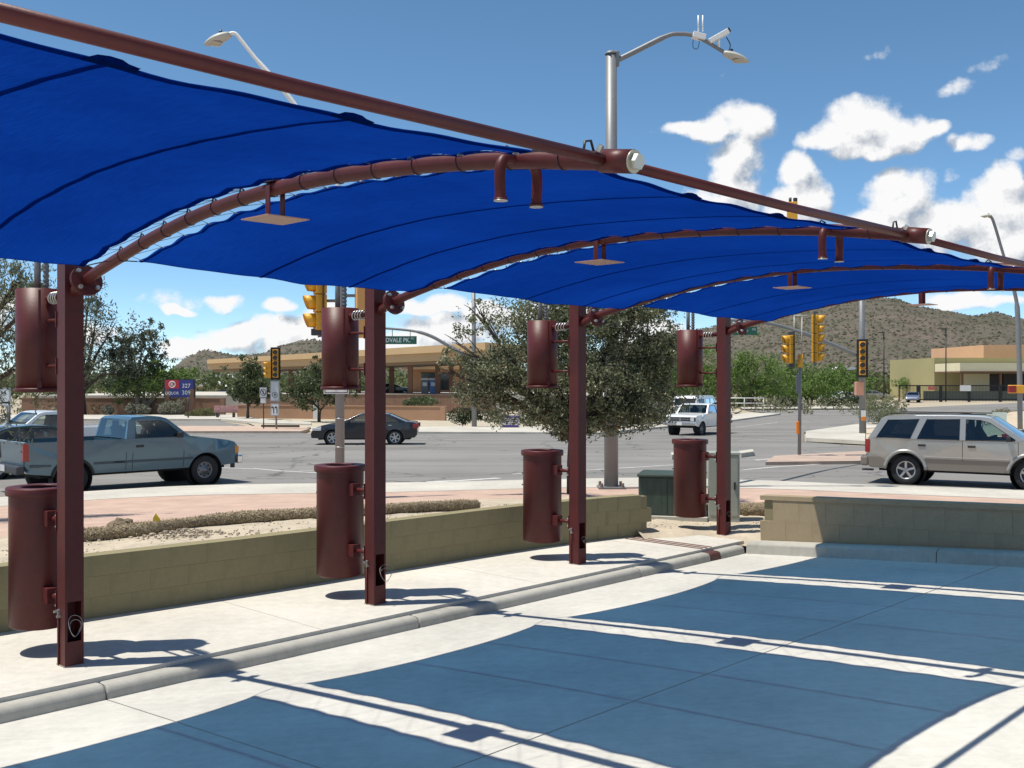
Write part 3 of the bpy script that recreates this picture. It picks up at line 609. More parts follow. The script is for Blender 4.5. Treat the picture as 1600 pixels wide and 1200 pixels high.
for i in range(4):
    t0, t1 = FR[i] + 0.14, FR[i + 1] - 0.265; NS, NT = 92, 40
    rnd = random.Random(40 + i)
    def sp(a, c, t0=t0, t1=t1, i=i):       # a across s 0..1, c along t 0..1
        bow = 4 * c * (1 - c)
        si = 0.86 + 0.20 * bow ** 0.8; so_ = 5.36 - 0.13 * bow ** 0.7
        # hem flaps where the seams end on the outer edge
        s = si + (so_ - si) * a
        edge = 0.025 * math.sin(a * math.pi) + 0.010 * math.sin(a * 70 + i)
        t = t0 + (t1 - t0) * c + (edge * (1 - 2 * c) if abs(1 - 2 * c) > 0.6 else edge * (1 - 2 * c))
        z = archz(s) + (-(0.022 + 0.062 * min(1, c * 2.0)) * (1 - a) - 0.004 * a) - bow * (0.055 * (1 - a) + 0.015 * a)
        z += 0.006 * math.sin(c * 19 + a * 3 + i) * bow
        ec = min(c, 1 - c); z += 0.009 * math.exp(-ec * 14) * math.sin(a * 82 + i) + 0.003 * math.exp(-(1 - a) * 22) * math.sin(c * 40) + 0.003 * math.exp(-a * 22) * math.sin(c * 33 + i)
        return Vector((s, t, z))
    q = MB(); q.add([sp(a / NS, c / NT) for a in range(NS + 1) for c in range(NT + 1)], [(a * (NT + 1) + c, (a + 1) * (NT + 1) + c, (a + 1) * (NT + 1) + c + 1, a * (NT + 1) + c + 1) for a in range(NS) for c in range(NT)], True)
    sail = siteobj(q, 'shade_sail', SAIL); tag(sail, names[i], 'shade sail', 'blue shade sails laced between the arches')
    def ribbon(name, fpts, w, dz=-0.006):
        q = MB(); n_ = len(fpts)
        for k, (p, d) in enumerate(fpts): q.v += [tuple(p + d * (-w / 2) + Vector((0, 0, dz))), tuple(p + d * (w / 2) + Vector((0, 0, dz)))]
        for k in range(n_ - 1): q.f.append((2 * k, 2 * k + 1, 2 * k + 3, 2 * k + 2)); q.sm.append(True)
        return q.build(name, HEM, sail, recalc=False)
    T1 = Vector((0, 1, 0)); S1 = Vector((1, 0, 0))
    for c in (0.355, 0.69):
        ribbon('seam', [(sp(a / 40, c), T1) for a in range(41)], 0.034)
        pe = sp(1.0, c); q = MB()
        q.prism([(pe.y + y_, pe.z + z_) for y_, z_ in ((-0.085, -0.006), (-0.05, 0.010), (-0.01, 0.014), (0.03, 0.011), (0.05, 0.002), (0.09, -0.004), (0.03, -0.008))], pe.x - 0.03, pe.x + 0.012, 'YZ')
        q.build('fold', HEM, sail)
    ribbon('hem', [(sp(0.004, c / 30), S1) for c in range(31)], 0.026); ribbon('hem', [(sp(0.996, c / 30), S1) for c in range(31)], 0.05)
    ribbon('hem', [(sp(a / 40, 0.008), T1) for a in range(41)], 0.026); ribbon('hem', [(sp(a / 40, 0.992), T1) for a in range(41)], 0.05)
    # lacing to the arches
    for (c, ft, sg) in ((1.0, FR[i + 1], 1), (0.0, FR[i], -1)):
        q = MB(); gq = MB(); K = 13; lp = []
        for k in range(K + 1):
            a = 0.01 + 0.97 * k / K; p = sp(a, c); s = p.x + 0.03; az_ = archz(s)
            top = Vector((s, ft - sg * 0.02, az_ + ARCH_R + 0.004)); side = Vector((s + 0.02, ft - sg * (ARCH_R + 0.003), az_))
            if sg > 0: q.tube([p, top], 0.0018, 4, caps=False)
            else: q.tube([p, side], 0.0018, 4, caps=False)
            if k < K:
                p2 = sp(0.01 + 0.97 * (k + 1) / K, c); q.tube([top if sg > 0 else side, p2], 0.0018, 4, caps=False)
            if sg > 0:
                ring = [(s, ft + (ARCH_R + 0.004) * math.cos(b_), az_ + (ARCH_R + 0.004) * math.sin(b_)) for b_ in [2 * math.pi * j / 12 for j in range(12)]]
                q.tube(ring, 0.0028, 5, closed=True)
                q.tube([(s - 0.03, ft - 0.012, az_ + ARCH_R + 0.002), (s - 0.008, ft - 0.016, az_ + ARCH_R + 0.024), (s + 0.022, ft - 0.012, az_ + ARCH_R + 0.002)], 0.006, 5)
            gq.lathe([(0.008, 0), (0.016, 0.003), (0.016, -0.004), (0.008, 0)], 8, c=p + Vector((0, -sg * 0.02, 0.0)))
        q.build('lacing', CORD, sail)['kind'] = 'stuff'; gq.build('grommets', BOLT, sail)['kind'] = 'stuff'
    # corner cables to the frame
    for a, c, ft in ((0, 0, FR[i]), (0, 1, FR[i + 1]), (1, 0, FR[i]), (1, 1, FR[i + 1])):
        p = sp(a, c); q = MB(); q.tube([p, Vector((p.x + (-0.12 if a == 0 else 0.1), ft, archz(p.x + (-0.12 if a == 0 else 0.1)) + 0.02))], 0.005, 6); q.build('corner_cable', DARKM, sail)

# ================================================================ BINS AND VACUUM CANISTERS ON THE POSTS
OFF = -0.60
CANI = ['first post, at the left edge', 'second post from the left', 'third post from the left', 'fourth and farthest post']
for i, t in enumerate(FR[1:]):
    # ---- lower litter bin
    bt = thing('litter_bin', 'maroon round litter bin on the ' + CANI[i], 'bin', Wd(OFF, t), TH, 'maroon litter bins hung behind the posts')
    r = 0.250; q = MB(); q.lathe([(0.0, 0.225), (r - 0.02, 0.225), (r, 0.24), (r, 1.36)], 40); q.lathe([(r - 0.006, 1.36), (r - 0.006, 0.26), (0, 0.25)], 40); q.build('bin_body', MAROON, bt)
    q = MB(); q.lathe([(r + 0.022, 1.335), (r + 0.026, 1.345), (r + 0.026, 1.395), (r + 0.020, 1.402), (0.165, 1.402), (0.160, 1.396), (0.160, 1.375), (r, 1.36), (r + 0.022, 1.335)], 40); q.build('bin_rim', MAROON, bt)
    for z in (0.52, 1.16):
        q = MB(); q.box((r + 0.035, -0.03, z), (0.09, 0.10, 0.13)); br = q.build('bin_bracket', MAROON, bt, bevel=0.004)
        q = MB(); q.tube([(r + 0.06, -0.03, z), (0.60 - 0.076, 0.0, z)], 0.022, 10); q.build('bracket_arm', MAROON, br)
        q = MB(); q.box((0.60 - 0.082, 0.0, z), (0.010, 0.17, 0.16)); q.build('mount_plate', MAROON, br)
        for dz in (-0.045, 0.045):
            q = MB(); q.tube([(0.60 - 0.082, -0.075, z + dz), (0.60 - 0.10, -0.075, z + dz)], 0.012, 6, smooth=False); q.build('bolt', BOLT, br)
    for z in (0.95, 1.10):
        q = MB(); a = R(215); q.tube([(r * math.cos(a), r * math.sin(a), z), ((r + 0.018) * math.cos(a), (r + 0.018) * math.sin(a), z)], 0.010, 6, smooth=False); q.build('rivet', DARKM, bt)
    # ---- upper vacuum canister
    vt = thing('vacuum_canister', 'maroon upper vacuum canister on the ' + CANI[i], 'canister', Wd(OFF, t), TH, 'maroon vacuum canisters high on the posts')
    r = 0.197; q = MB(); q.lathe([(0.0, 2.24), (r, 2.235), (r, 3.075), (0.0, 3.085)], 40); q.build('canister_body', MAROON, vt)
    q = MB(); q.lathe([(r - 0.01, 2.205), (r + 0.012, 2.205), (r + 0.012, 2.235), (r, 2.24)], 40); q.build('bottom_ring', MAROON, vt)
    q = MB(); a = R(-24); q.box((r * math.cos(a), r * math.sin(a), 2.65), (0.010, 0.02, 0.82), a); q.build('door_flange', MAROON, vt)
    q = MB(); q.box((r * math.cos(a) * 1.02, r * math.sin(a) * 1.02, 2.27), (0.02, 0.035, 0.06), a); q.build('latch', MAROON, vt)
    for z in (2.42, 2.80):
        q = MB(); q.tube([(r - 0.01, -0.02, z), (0.60 - 0.076, 0.0, z)], 0.016, 10); br = q.build('bracket_arm', MAROON, vt)
        q = MB(); q.box((0.60 - 0.082, 0.0, z), (0.010, 0.17, 0.13)); q.build('mount_plate', MAROON, br)
    # corrugated coupling towards the post and riser
    q = MB(); q.tube([(r - 0.05, -0.01, 2.985), (0.60 - 0.08, 0.0, 3.0)], 0.032, 12); cp = q.build('hose_coupling', MAROON, vt)
    for k in range(4):
        x = 0.27 + 0.045 * k; ring = [(x + 0.016 * math.sin(b_), 0.045 * math.cos(b_), 2.99 + 0.045 * math.sin(b_)) for b_ in [2 * math.pi * j / 20 for j in range(20)]]
        q = MB(); q.tube(ring, 0.007, 8, closed=True); q.build('coil_ring', BOLT, cp)
    q = MB(); q.tube([(-0.02, -0.02, 3.07), (-0.02, -0.02, 3.5)], 0.027, 14); q.build('riser_pipe', STEEL, vt)
    q = MB(); pts = [(0.035, 0.03, 3.07 + 0.01 * k) for k in range(44)]; q.tube(pts, [0.024 + (0.003 if k % 4 < 2 else -0.003) for k in range(44)], 12); q.build('riser_hose', mat('grey_hose', (0.16, 0.165, 0.17), 0.6, var=0.5, vscale=60), vt)
# ================================================================ VEHICLES
def paint(name, col, metal=0.35, rough=0.3): return mat(name, col, rough, metal=metal, coat=0.8, var=0.06, vscale=2.5)
CHROME = mat('chrome', (0.7, 0.7, 0.7), 0.15, metal=1.0); TYRE = mat('tyre_rubber', (0.022, 0.022, 0.023), 0.8, var=0.3, vscale=20); RIM = mat('alloy', (0.55, 0.55, 0.55), 0.3, metal=0.8)
STEELRIM = mat('steel_rim', (0.22, 0.22, 0.23), 0.4, metal=0.6); WELL = mat('wheel_well', (0.012, 0.012, 0.012), 0.9); TAIL = mat('tail_lens', (0.28, 0.012, 0.014), 0.15, coat=0.6); HEADL = mat('head_lens', (0.72, 0.74, 0.76), 0.1, metal=0.3, coat=0.8)
AMBER = mat('amber_lens', (0.7, 0.25, 0.02), 0.2); TINT = glass('tinted_glass', (0.10, 0.11, 0.12)); CLEAR = glass('clear_glass', (0.62, 0.70, 0.66)); MIDG = glass('green_glass', (0.36, 0.42, 0.40)); INTER = mat('car_interior', (0.05, 0.047, 0.045), 0.85); BLACKP = mat('black_plastic', (0.02, 0.02, 0.02), 0.5)
def vehicle(name, label, loc, heading, sp, body, group=None):
    v = thing(name, label, sp['cat'], loc, R(90 - heading), group); Wd2 = sp['W'] / 2; Lh = sp['L'] / 2; belt, mid, sill = sp['belt'], sp['mid'], sp['sill']; top = sp['top']
    def yw(x, z):
        k = max(0.0, (abs(x) - Lh * 0.72) / (Lh * 0.28)); y = Wd2 * (1 - 0.075 * k * k)
        if z > belt: y -= sp['tumble'] * (z - belt)
        elif z > mid: y -= 0.018 * (z - mid) / (belt - mid)
        else: y -= 0.05 * (mid - z) / (mid - sill)
        return y
    bm = bmesh.new(); loop = [(x, z) for x, z, _ in top]
    for (xw, rw, ra) in sorted(sp['wheels'], reverse=True):
        a0 = math.asin(max(-1, min(1, (sill - rw) / ra))); n_ = 12
        for k in range(n_ + 1):
            a = a0 + (math.pi - 2 * a0) * k / n_; loop.append((xw + ra * math.cos(a), rw + ra * math.sin(a)))
    def addloop(pts):
        vs = [bm.verts.new((x, 0, z)) for x, z in pts]; return [bm.edges.new((vs[i], vs[(i + 1) % len(vs)])) for i in range(len(vs))]
    ed = addloop(loop)
    for wdw in sp['windows']: ed += addloop(wdw[0])
    bmesh.ops.triangle_fill(bm, edges=ed, use_beauty=True)
    for (co, no) in [((0, 0, belt), (0, 0, 1)), ((0, 0, mid), (0, 0, 1)), ((Lh * 0.74, 0, 0), (1, 0, 0)), ((-Lh * 0.74, 0, 0), (1, 0, 0)), ((Lh * 0.9, 0, 0), (1, 0, 0)), ((-Lh * 0.9, 0, 0), (1, 0, 0))]:
        bmesh.ops.bisect_plane(bm, geom=bm.verts[:] + bm.edges[:] + bm.faces[:], plane_co=co, plane_no=no)
    for v_ in bm.verts: v_.co.y = yw(v_.co.x, v_.co.z)
    for f in bm.faces: f.normal_update()
    bmesh.ops.recalc_face_normals(bm, faces=bm.faces)
    if sum(f.normal.y * f.calc_area() for f in bm.faces) < 0: bmesh.ops.reverse_faces(bm, faces=bm.faces)
    dup = bmesh.ops.duplicate(bm, geom=bm.verts[:] + bm.edges[:] + bm.faces[:])
    for g_ in dup['geom']:
        if isinstance(g_, bmesh.types.BMVert): g_.co.y = -g_.co.y
    bmesh.ops.reverse_faces(bm, faces=[g_ for g_ in dup['geom'] if isinstance(g_, bmesh.types.BMFace)])
    def strip(bm_, a, b, f0, f1, n_, crown=0.012, dz=0.0):
        rows_ = []
        for (x, z) in (a, b):
            w_ = yw(x, z); rows_.append([bm_.verts.new((x, w_ * (f0 + (f1 - f0) * k / n_), z + dz + crown * (1 - (f0 + (f1 - f0) * k / n_) ** 2))) for k in range(n_ + 1)])
        for k in range(n_): bm_.faces.new((rows_[0][k], rows_[1][k], rows_[1][k + 1], rows_[0][k + 1]))
    gl = []
    for i in range(len(top) - 1):
        (x0, z0, tg), (x1, z1, _) = top[i], top[i + 1]
        if tg == 'b': strip(bm, (x0, z0), (x1, z1), -1, 1, 8)
        elif tg == 'g': strip(bm, (x0, z0), (x1, z1), -1, -0.90, 1); strip(bm, (x0, z0), (x1, z1), 0.90, 1, 1); gl.append(((x0, z0), (x1, z1)))
        elif tg == 'o': strip(bm, (x0, z0), (x1, z1), -1, -0.93, 1, 0); strip(bm, (x0, z0), (x1, z1), 0.93, 1, 1, 0)
    bmesh.ops.remove_doubles(bm, verts=bm.verts[:], dist=0.0015)
    bmesh.ops.recalc_face_normals(bm, faces=bm.faces)
    for f in bm.faces: f.smooth = True
    me = bpy.data.meshes.new('body'); bm.to_mesh(me); bm.free(); me.materials.append(body); bo = bpy.data.objects.new('body', me); COL.objects.link(bo); bo.parent = v
    bv = bo.modifiers.new('bevel', 'BEVEL'); bv.width = 0.028; bv.segments = 3; bv.limit_method = 'ANGLE'; bv.angle_limit = R(38)
    sh = bo.modifiers.new('wn', 'WEIGHTED_NORMAL'); sh.keep_sharp = False
    for (a, b) in gl:
        b2 = bmesh.new(); strip(b2, a, b, -0.905, 0.905, 6, 0.012, -0.006); m2 = bpy.data.meshes.new('g'); b2.to_mesh(m2); b2.free(); m2.materials.append(sp.get('wsglass', MIDG)); o = bpy.data.objects.new('windshield' if a[0] > 0 else 'rear_window', m2); COL.objects.link(o); o.parent = v
    for (poly_, gm) in sp['windows']:
        for sg in (1, -1):
            q = MB(); q.add([(x, sg * (yw(x, z) - 0.010), z) for x, z in poly_], [tuple(range(len(poly_)))]); q.build('side_window', gm, v)
            q = MB(); q.tube([(x, sg * (yw(x, z) - 0.002), z) for x, z in poly_], 0.010, 5, closed=True); q.build('window_seal', BLACKP, v)
    # underbody, wells, wheels
    q = MB(); q.box((0, 0, sill + 0.06), (sp['L'] * 0.86, sp['W'] - 0.36, 0.24)); q.build('underbody', WELL, v)
    for (xw, rw, ra) in sp['wheels']:
        for sg in (1, -1):
            yo = sg * (Wd2 - 0.035); q = MB(); q.lathe([(ra + 0.004, yo), (ra + 0.004, sg * (Wd2 - 0.36)), (0.01, sg * (Wd2 - 0.36))], 24, (xw, 0, rw), 'Y'); q.build('wheel_well', WELL, v)
            tw_ = 0.21; q = MB(); yc = sg * (Wd2 - 0.05 - tw_ / 2); h = tw_ / 2; rr = rw * sp.get('rimf', 0.62)
            q.lathe([(rr, yc - h * 0.8), (rw * 0.93, yc - h), (rw, yc - h * 0.72), (rw, yc + h * 0.72), (rw * 0.93, yc + h), (rr, yc + h * 0.8), (rr * 0.94, yc + h * 0.4), (rr * 0.94, yc - h * 0.4), (rr, yc - h * 0.8)], 28, (xw, 0, rw), 'Y')
            wh = q.build('wheel', TYRE, v)
            q = MB(); fo = yc + sg * h * 0.62; q.lathe([(rr, fo), (rr * 0.88, fo + sg * 0.004), (rr * 0.86, fo - sg * 0.03)], 28, (xw, 0, rw), 'Y')
            if sp['rim'] == 'spoke':
                ns = sp.get('spokes', 5)
                for k in range(ns):
                    a = 2 * math.pi * k / ns + 0.3; q.box((xw + 0.5 * rr * math.cos(a), fo - sg * 0.012, rw + 0.5 * rr * math.sin(a)), (rr * 0.86, 0.03, rr * 0.24), Matrix.Rotation(-a, 3, 'Y'))
                q.lathe([(0.0, fo + sg * 0.012), (rr * 0.2, fo + sg * 0.01), (rr * 0.24, fo - sg * 0.02)], 16, (xw, 0, rw), 'Y'); q.build('rim', RIM, wh)
                q = MB(); q.lathe([(0.0, fo - sg * 0.05), (rr * 0.95, fo - sg * 0.05)], 20, (xw, 0, rw), 'Y'); q.build('brake_disc', DARKM, wh)
            else:
                q.lathe([(rr * 0.86, fo - sg * 0.03), (rr * 0.6, fo - sg * 0.03), (rr * 0.5, fo + sg * 0.005), (rr * 0.26, fo + sg * 0.012), (rr * 0.24, fo + sg * 0.03), (0.0, fo + sg * 0.032)], 24, (xw, 0, rw), 'Y'); q.build('rim', STEELRIM, wh)
                for k in range(8):
                    a = 2 * math.pi * k / 8; p_ = Vector((xw + 0.71 * rr * math.cos(a), fo - sg * 0.028, rw + 0.71 * rr * math.sin(a))); q = MB(); q.tube([p_, p_ + Vector((0, sg * 0.004, 0))], rr * 0.10, 10); q.build('rim_hole', WELL, wh)
    # cabin interior
    c0, c1 = sp['cab']; q = MB(); q.box(((c0 + c1) / 2, 0, sill + 0.25), (c1 - c0, sp['W'] - 0.3, 0.2)); q.build('cabin_floor', INTER, v)
    for xs in sp['seats']:
        for sg in (1, -1):
            q = MB(); q.box((xs, sg * 0.38, belt - 0.28), (0.5, 0.52, 0.18)); q.box((xs - 0.24, sg * 0.38, belt + 0.0), (0.14, 0.50, 0.58), Matrix.Rotation(-0.2, 3, 'Y')); q.box((xs - 0.31, sg * 0.38, belt + 0.33), (0.09, 0.26, 0.17)); q.build('seat', INTER, v, bevel=0.03)
    q = MB(); q.box((c1 - 0.15, 0, belt - 0.10), (0.42, sp['W'] - 0.32, 0.24)); dash = q.build('dashboard', INTER, v, bevel=0.03)
    q = MB(); q.tube([(c1 - 0.48 + 0.07 * math.sin(a), 0.38 + 0.18 * math.cos(a), belt + 0.04 + 0.17 * math.sin(a)) for a in [2 * math.pi * k / 16 for k in range(16)]], 0.016, 6, closed=True); q.build('steering_wheel', BLACKP, v)
    # listed trim: (part name, material, x, z, dx, dy, dz, side) side: 'lr' both flanks, 'c' centre at given y
    for it in sp['trim']:
        nm, m_, x, z, dx, dy, dz_, side = it[:8]
        if side == 'lr':
            for sg in (1, -1):
                q = MB(); q.box((x, sg * (yw(x, z) + dy * 0.5 - 0.012), z), (dx, dy, dz_)); q.build(nm, m_, v, bevel=min(dx, dy, dz_) * 0.25)
        elif side == 'c':
            q = MB(); q.box((x, 0, z), (dx, dy, dz_)); q.build(nm, m_, v, bevel=min(dx, dz_) * 0.25)
        else:
            for sg in (1, -1):
                q = MB(); q.box((x, sg * side, z), (dx, dy, dz_)); q.build(nm, m_, v, bevel=min(dx, dy, dz_) * 0.25)
    for sg in (1, -1):
        x, z = sp['mirror']; q = MB(); q.box((x, sg * (yw(x, z) + 0.10), z + 0.05), (0.10, 0.20, 0.14)); q.build('mirror', sp.get('mirmat', BLACKP), v, bevel=0.025)
    for x, za, zb in sp['seams']:
        for sg in (1, -1):
            q = MB(); q.add([(x + e, sg * (yw(x, z) + 0.003), z) for z in (za, mid, zb) for e in (-0.006, 0.006)], [(0, 1, 3, 2), (2, 3, 5, 4)]); q.build('door_seam', WELL, v)
    if 'bed' in sp:
        b0, b1 = sp['bed']; zt = sp['bedz']; y = Wd2 * 0.925; zf = 0.72; q = MB()
        q.add([(b0, -y, zt), (b0, y, zt), (b1, y, zt), (b1, -y, zt), (b0, -y, zf), (b0, y, zf), (b1, y, zf), (b1, -y, zf)], [(4, 5, 6, 7), (0, 4, 7, 3), (1, 2, 6, 5), (0, 1, 5, 4), (3, 7, 6, 2)]); q.build('bed_liner', sp['bedmat'], v, recalc=False)
        q = MB(); q.box((b0 - 0.03, 0, zt - 0.01), (0.07, 2 * y, 0.05)); q.build('tailgate_rail', body, v)
    return v
def shade(n, c): return mat(n, c, 0.5)
BLUE = paint('pickup_blue', (0.062, 0.128, 0.175)); SILVER = paint('suv_silver', (0.40, 0.385, 0.355), 0.6, 0.30); PEWTER = paint('suv_pewter', (0.21, 0.185, 0.155), 0.4, 0.4); BLACKCAR = paint('sedan_black', (0.016, 0.018, 0.026)); WHITE = paint('truck_white', (0.74, 0.75, 0.76), 0.0, 0.35); WHITE2 = paint('old_truck_white', (0.72, 0.72, 0.71), 0.0, 0.4); GREENC = paint('hatch_green', (0.025, 0.04, 0.035)); BLUEC = paint('far_blue_car', (0.16, 0.19, 0.27))
def pickup_spec(col, sash=CLEAR):
    return dict(cat='pickup', L=5.4, W=1.93, belt=1.24, mid=0.86, sill=0.46, tumble=0.26, rim='steel', rimf=0.58, wheels=[(-1.62, 0.37, 0.45), (1.73, 0.37, 0.45)],
     top=[(-2.60, 0.52, 'b'), (-2.68, 0.60, 'b'), (-2.70, 1.24, 'o'), (-0.36, 1.25, 'g'), (-0.26, 1.70, 'b'), (-0.16, 1.765, 'b'), (0.20, 1.785, 'b'), (0.56, 1.765, 'b'), (0.72, 1.72, 'g'), (1.30, 1.26, 'b'), (1.36, 1.225, 'b'), (1.9, 1.185, 'b'), (2.35, 1.12, 'b'), (2.56, 1.06, 'b'), (2.66, 0.96, 'b'), (2.68, 0.62, 'b'), (2.58, 0.50, 'x')],
     windows=[([(-0.14, 1.26), (-0.08, 1.67), (0.54, 1.67), (0.70, 1.61), (1.10, 1.28), (1.08, 1.25)], sash)], cab=(-0.3, 1.35), seats=[0.25], bed=(-2.64, -0.40), bedz=1.235, bedmat=col, mirror=(0.98, 1.26), seams=[(-0.20, 0.5, 1.24), (1.12, 0.5, 1.24), (-0.36, 0.5, 1.24)],
     trim=[('tail_light', TAIL, -2.66, 1.02, 0.13, 0.03, 0.40, 'lr'), ('tail_light', TAIL, -2.70, 1.02, 0.03, 0.14, 0.40, 0.83), ('bumper', CHROME, 2.72, 0.60, 0.16, 1.86, 0.22, 'c'), ('bumper', DARKM, -2.78, 0.62, 0.18, 1.84, 0.20, 'c'), ('grille', DARKM, 2.66, 0.86, 0.05, 1.2, 0.24, 'c'), ('headlight', HEADL, 2.655, 0.88, 0.06, 0.32, 0.20, 0.74), ('turn_lamp', AMBER, 2.62, 0.86, 0.10, 0.02, 0.18, 'lr'),
      ('side_moulding', shade('moulding', (0.05, 0.07, 0.085)), 0.35, 0.70, 2.05, 0.03, 0.055, 'lr'), ('side_moulding', shade('moulding', (0.05, 0.07, 0.085)), -0.76, 0.70, 0.75, 0.03, 0.055, 'lr'), ('side_moulding', shade('moulding', (0.05, 0.07, 0.085)), -2.35, 0.70, 0.48, 0.03, 0.055, 'lr'), ('door_handle', BLACKP, -0.02, 1.06, 0.20, 0.03, 0.06, 'lr'), ('licence_plate', HEADL, -2.88, 0.64, 0.01, 0.30, 0.15, 'c'), ('tow_hook', DARKM, 2.72, 0.42, 0.12, 0.05, 0.14, 0.5)])
pk = vehicle('pickup_truck', 'faded blue single cab pickup with long bed on the near street', (-9.75, 25.75, road_z(25.7)), 46, pickup_spec(BLUE), BLUE)
for x in (-1.62,):   # dark flares over the rear wheels
    for sg in (1, -1):
        q = MB(); pts = [(x + 0.47 * math.cos(a), sg * 0.965, 0.37 + 0.47 * math.sin(a)) for a in [math.pi * (0.04 + 0.92 * k / 14) for k in range(15)]]; q.tube(pts, 0.035, 6); q.build('fender_flare', BLACKP, pk)
wp = vehicle('pickup_truck', 'white pickup facing left behind the blue pickup at the left edge', (-14.9, 33.2, road_z(33)), 226, pickup_spec(WHITE), WHITE)
suv = vehicle('suv', 'silver and pewter four door sport utility vehicle beside the traffic island', (11.75, 26.25, road_z(26.2)), 121, dict(cat='suv', L=4.87, W=1.88, belt=1.17, mid=0.80, sill=0.40, tumble=0.27, rim='spoke', spokes=5, rimf=0.64, wheels=[(-1.42, 0.375, 0.46), (1.45, 0.375, 0.46)], wsglass=MIDG,
 top=[(-2.30, 0.42, 'b'), (-2.42, 0.52, 'b'), (-2.44, 0.72, 'b'), (-2.38, 0.80, 'b'), (-2.36, 1.16, 'g'), (-2.03, 1.68, 'b'), (-1.92, 1.745, 'b'), (-1.2, 1.785, 'b'), (-0.3, 1.795, 'b'), (0.35, 1.775, 'b'), (0.56, 1.74, 'g'), (1.33, 1.22, 'b'), (1.40, 1.185, 'b'), (1.95, 1.13, 'b'), (2.28, 1.04, 'b'), (2.38, 0.92, 'b'), (2.42, 0.60, 'b'), (2.34, 0.42, 'x')],
 windows=[([(-2.14, 1.20), (-1.86, 1.655), (-1.10, 1.685), (-1.30, 1.19)], TINT), ([(-1.14, 1.19), (-0.92, 1.685), (-0.14, 1.70), (-0.14, 1.185)], TINT), ([(0.00, 1.185), (0.00, 1.70), (0.32, 1.69), (0.55, 1.62), (1.12, 1.22), (1.10, 1.19)], CLEAR)], cab=(-1.9, 1.4), seats=[0.32, -0.75], mirror=(0.98, 1.20), seams=[(-0.07, 0.45, 1.17), (1.18, 0.45, 1.17)],
 trim=[('tail_light', TAIL, -2.36, 0.98, 0.12, 0.04, 0.34, 'lr'), ('bumper', PEWTER, -2.44, 0.58, 0.20, 1.80, 0.26, 'c'), ('bumper', PEWTER, 2.42, 0.56, 0.18, 1.76, 0.26, 'c'), ('headlight', HEADL, 2.36, 0.90, 0.10, 0.40, 0.20, 0.62), ('side_cladding', PEWTER, 0.02, 0.55, 1.98, 0.03, 0.30, 'lr'), ('side_cladding', PEWTER, -2.12, 0.58, 0.42, 0.03, 0.26, 'lr'), ('side_moulding', SILVER, 0.02, 0.735, 1.95, 0.045, 0.035, 'lr'), ('door_handle', BLACKP, -1.02, 1.03, 0.18, 0.04, 0.055, 'lr'), ('door_handle', BLACKP, 0.14, 1.03, 0.18, 0.04, 0.055, 'lr'), ('roof_rail', BLACKP, -0.7, 1.825, 2.3, 0.035, 0.03, 0.66), ('exhaust', DARKM, -2.42, 0.33, 0.30, 0.05, 0.05, 0.55), ('grille', CHROME, 2.40, 0.86, 0.05, 0.9, 0.18, 'c')]), SILVER)
for x in (-1.42, 1.45):
    for sg in (1, -1):
        q = MB(); pts = [(x + 0.50 * math.cos(a), sg * 0.935, 0.375 + 0.50 * math.sin(a)) for a in [math.pi * (0.02 + 0.96 * k / 16) for k in range(17)]]; q.tube(pts, 0.05, 8); q.build('fender_flare', SILVER, suv)
def sedan_spec(glassm=TINT): return dict(cat='car', L=4.84, W=1.80, belt=1.0, mid=0.68, sill=0.30, tumble=0.42, rim='spoke', spokes=6, rimf=0.70, wheels=[(-1.40, 0.335, 0.385), (1.42, 0.335, 0.385)], wsglass=glassm,
 top=[(-2.30, 0.34, 'b'), (-2.40, 0.45, 'b'), (-2.42, 0.82, 'b'), (-2.36, 1.00, 'b'), (-2.28, 1.035, 'b'), (-1.92, 1.06, 'g'), (-1.18, 1.37, 'b'), (-0.95, 1.425, 'b'), (-0.45, 1.455, 'b'), (0.0, 1.44, 'b'), (0.22, 1.41, 'g'), (1.05, 1.03, 'b'), (1.12, 1.0, 'b'), (1.65, 0.935, 'b'), (2.05, 0.84, 'b'), (2.30, 0.70, 'b'), (2.41, 0.52, 'b'), (2.38, 0.32, 'x')],
 windows=[([(-1.62, 1.04), (-1.16, 1.31), (-0.82, 1.375), (-0.52, 1.39), (-0.48, 1.03)], TINT), ([(-0.40, 1.03), (-0.44, 1.39), (0.02, 1.375), (0.20, 1.34), (0.80, 1.05), (0.78, 1.03)], MIDG)], cab=(-1.3, 1.1), seats=[0.15, -0.8], mirror=(0.68, 1.03), seams=[(-0.44, 0.35, 1.0), (0.90, 0.35, 1.0), (-1.05, 0.75, 1.0)],
 trim=[('tail_light', TAIL, -2.34, 0.86, 0.26, 0.04, 0.20, 'lr'), ('tail_light', TAIL, -2.40, 0.86, 0.04, 0.30, 0.18, 0.62), ('headlight', HEADL, 2.12, 0.72, 0.40, 0.05, 0.12, 'lr'), ('fog_lamp', HEADL, 2.36, 0.46, 0.08, 0.12, 0.07, 0.66), ('door_handle', CHROME, -0.24, 0.88, 0.16, 0.03, 0.03, 'lr'), ('door_handle', CHROME, -1.18, 0.90, 0.16, 0.03, 0.03, 'lr'), ('licence_plate', HEADL, -2.43, 0.62, 0.01, 0.30, 0.15, 'c')])
vehicle('sedan', 'shiny black four door sedan crossing the intersection', (-6.75, 47.3, road_z(47.3)), 268, sedan_spec(), BLACKCAR)
vehicle('hatchback', 'dark green car mostly hidden behind the blue pickup bed', (-13.6, 29.4, road_z(29.4)), 46, sedan_spec(MIDG), GREENC)
vehicle('sedan', 'dark car peeking out behind the hood of the silver utility vehicle', (19.1, 34.0, road_z(34)), 124, sedan_spec(MIDG), paint('dusk_car', (0.035, 0.042, 0.05)))
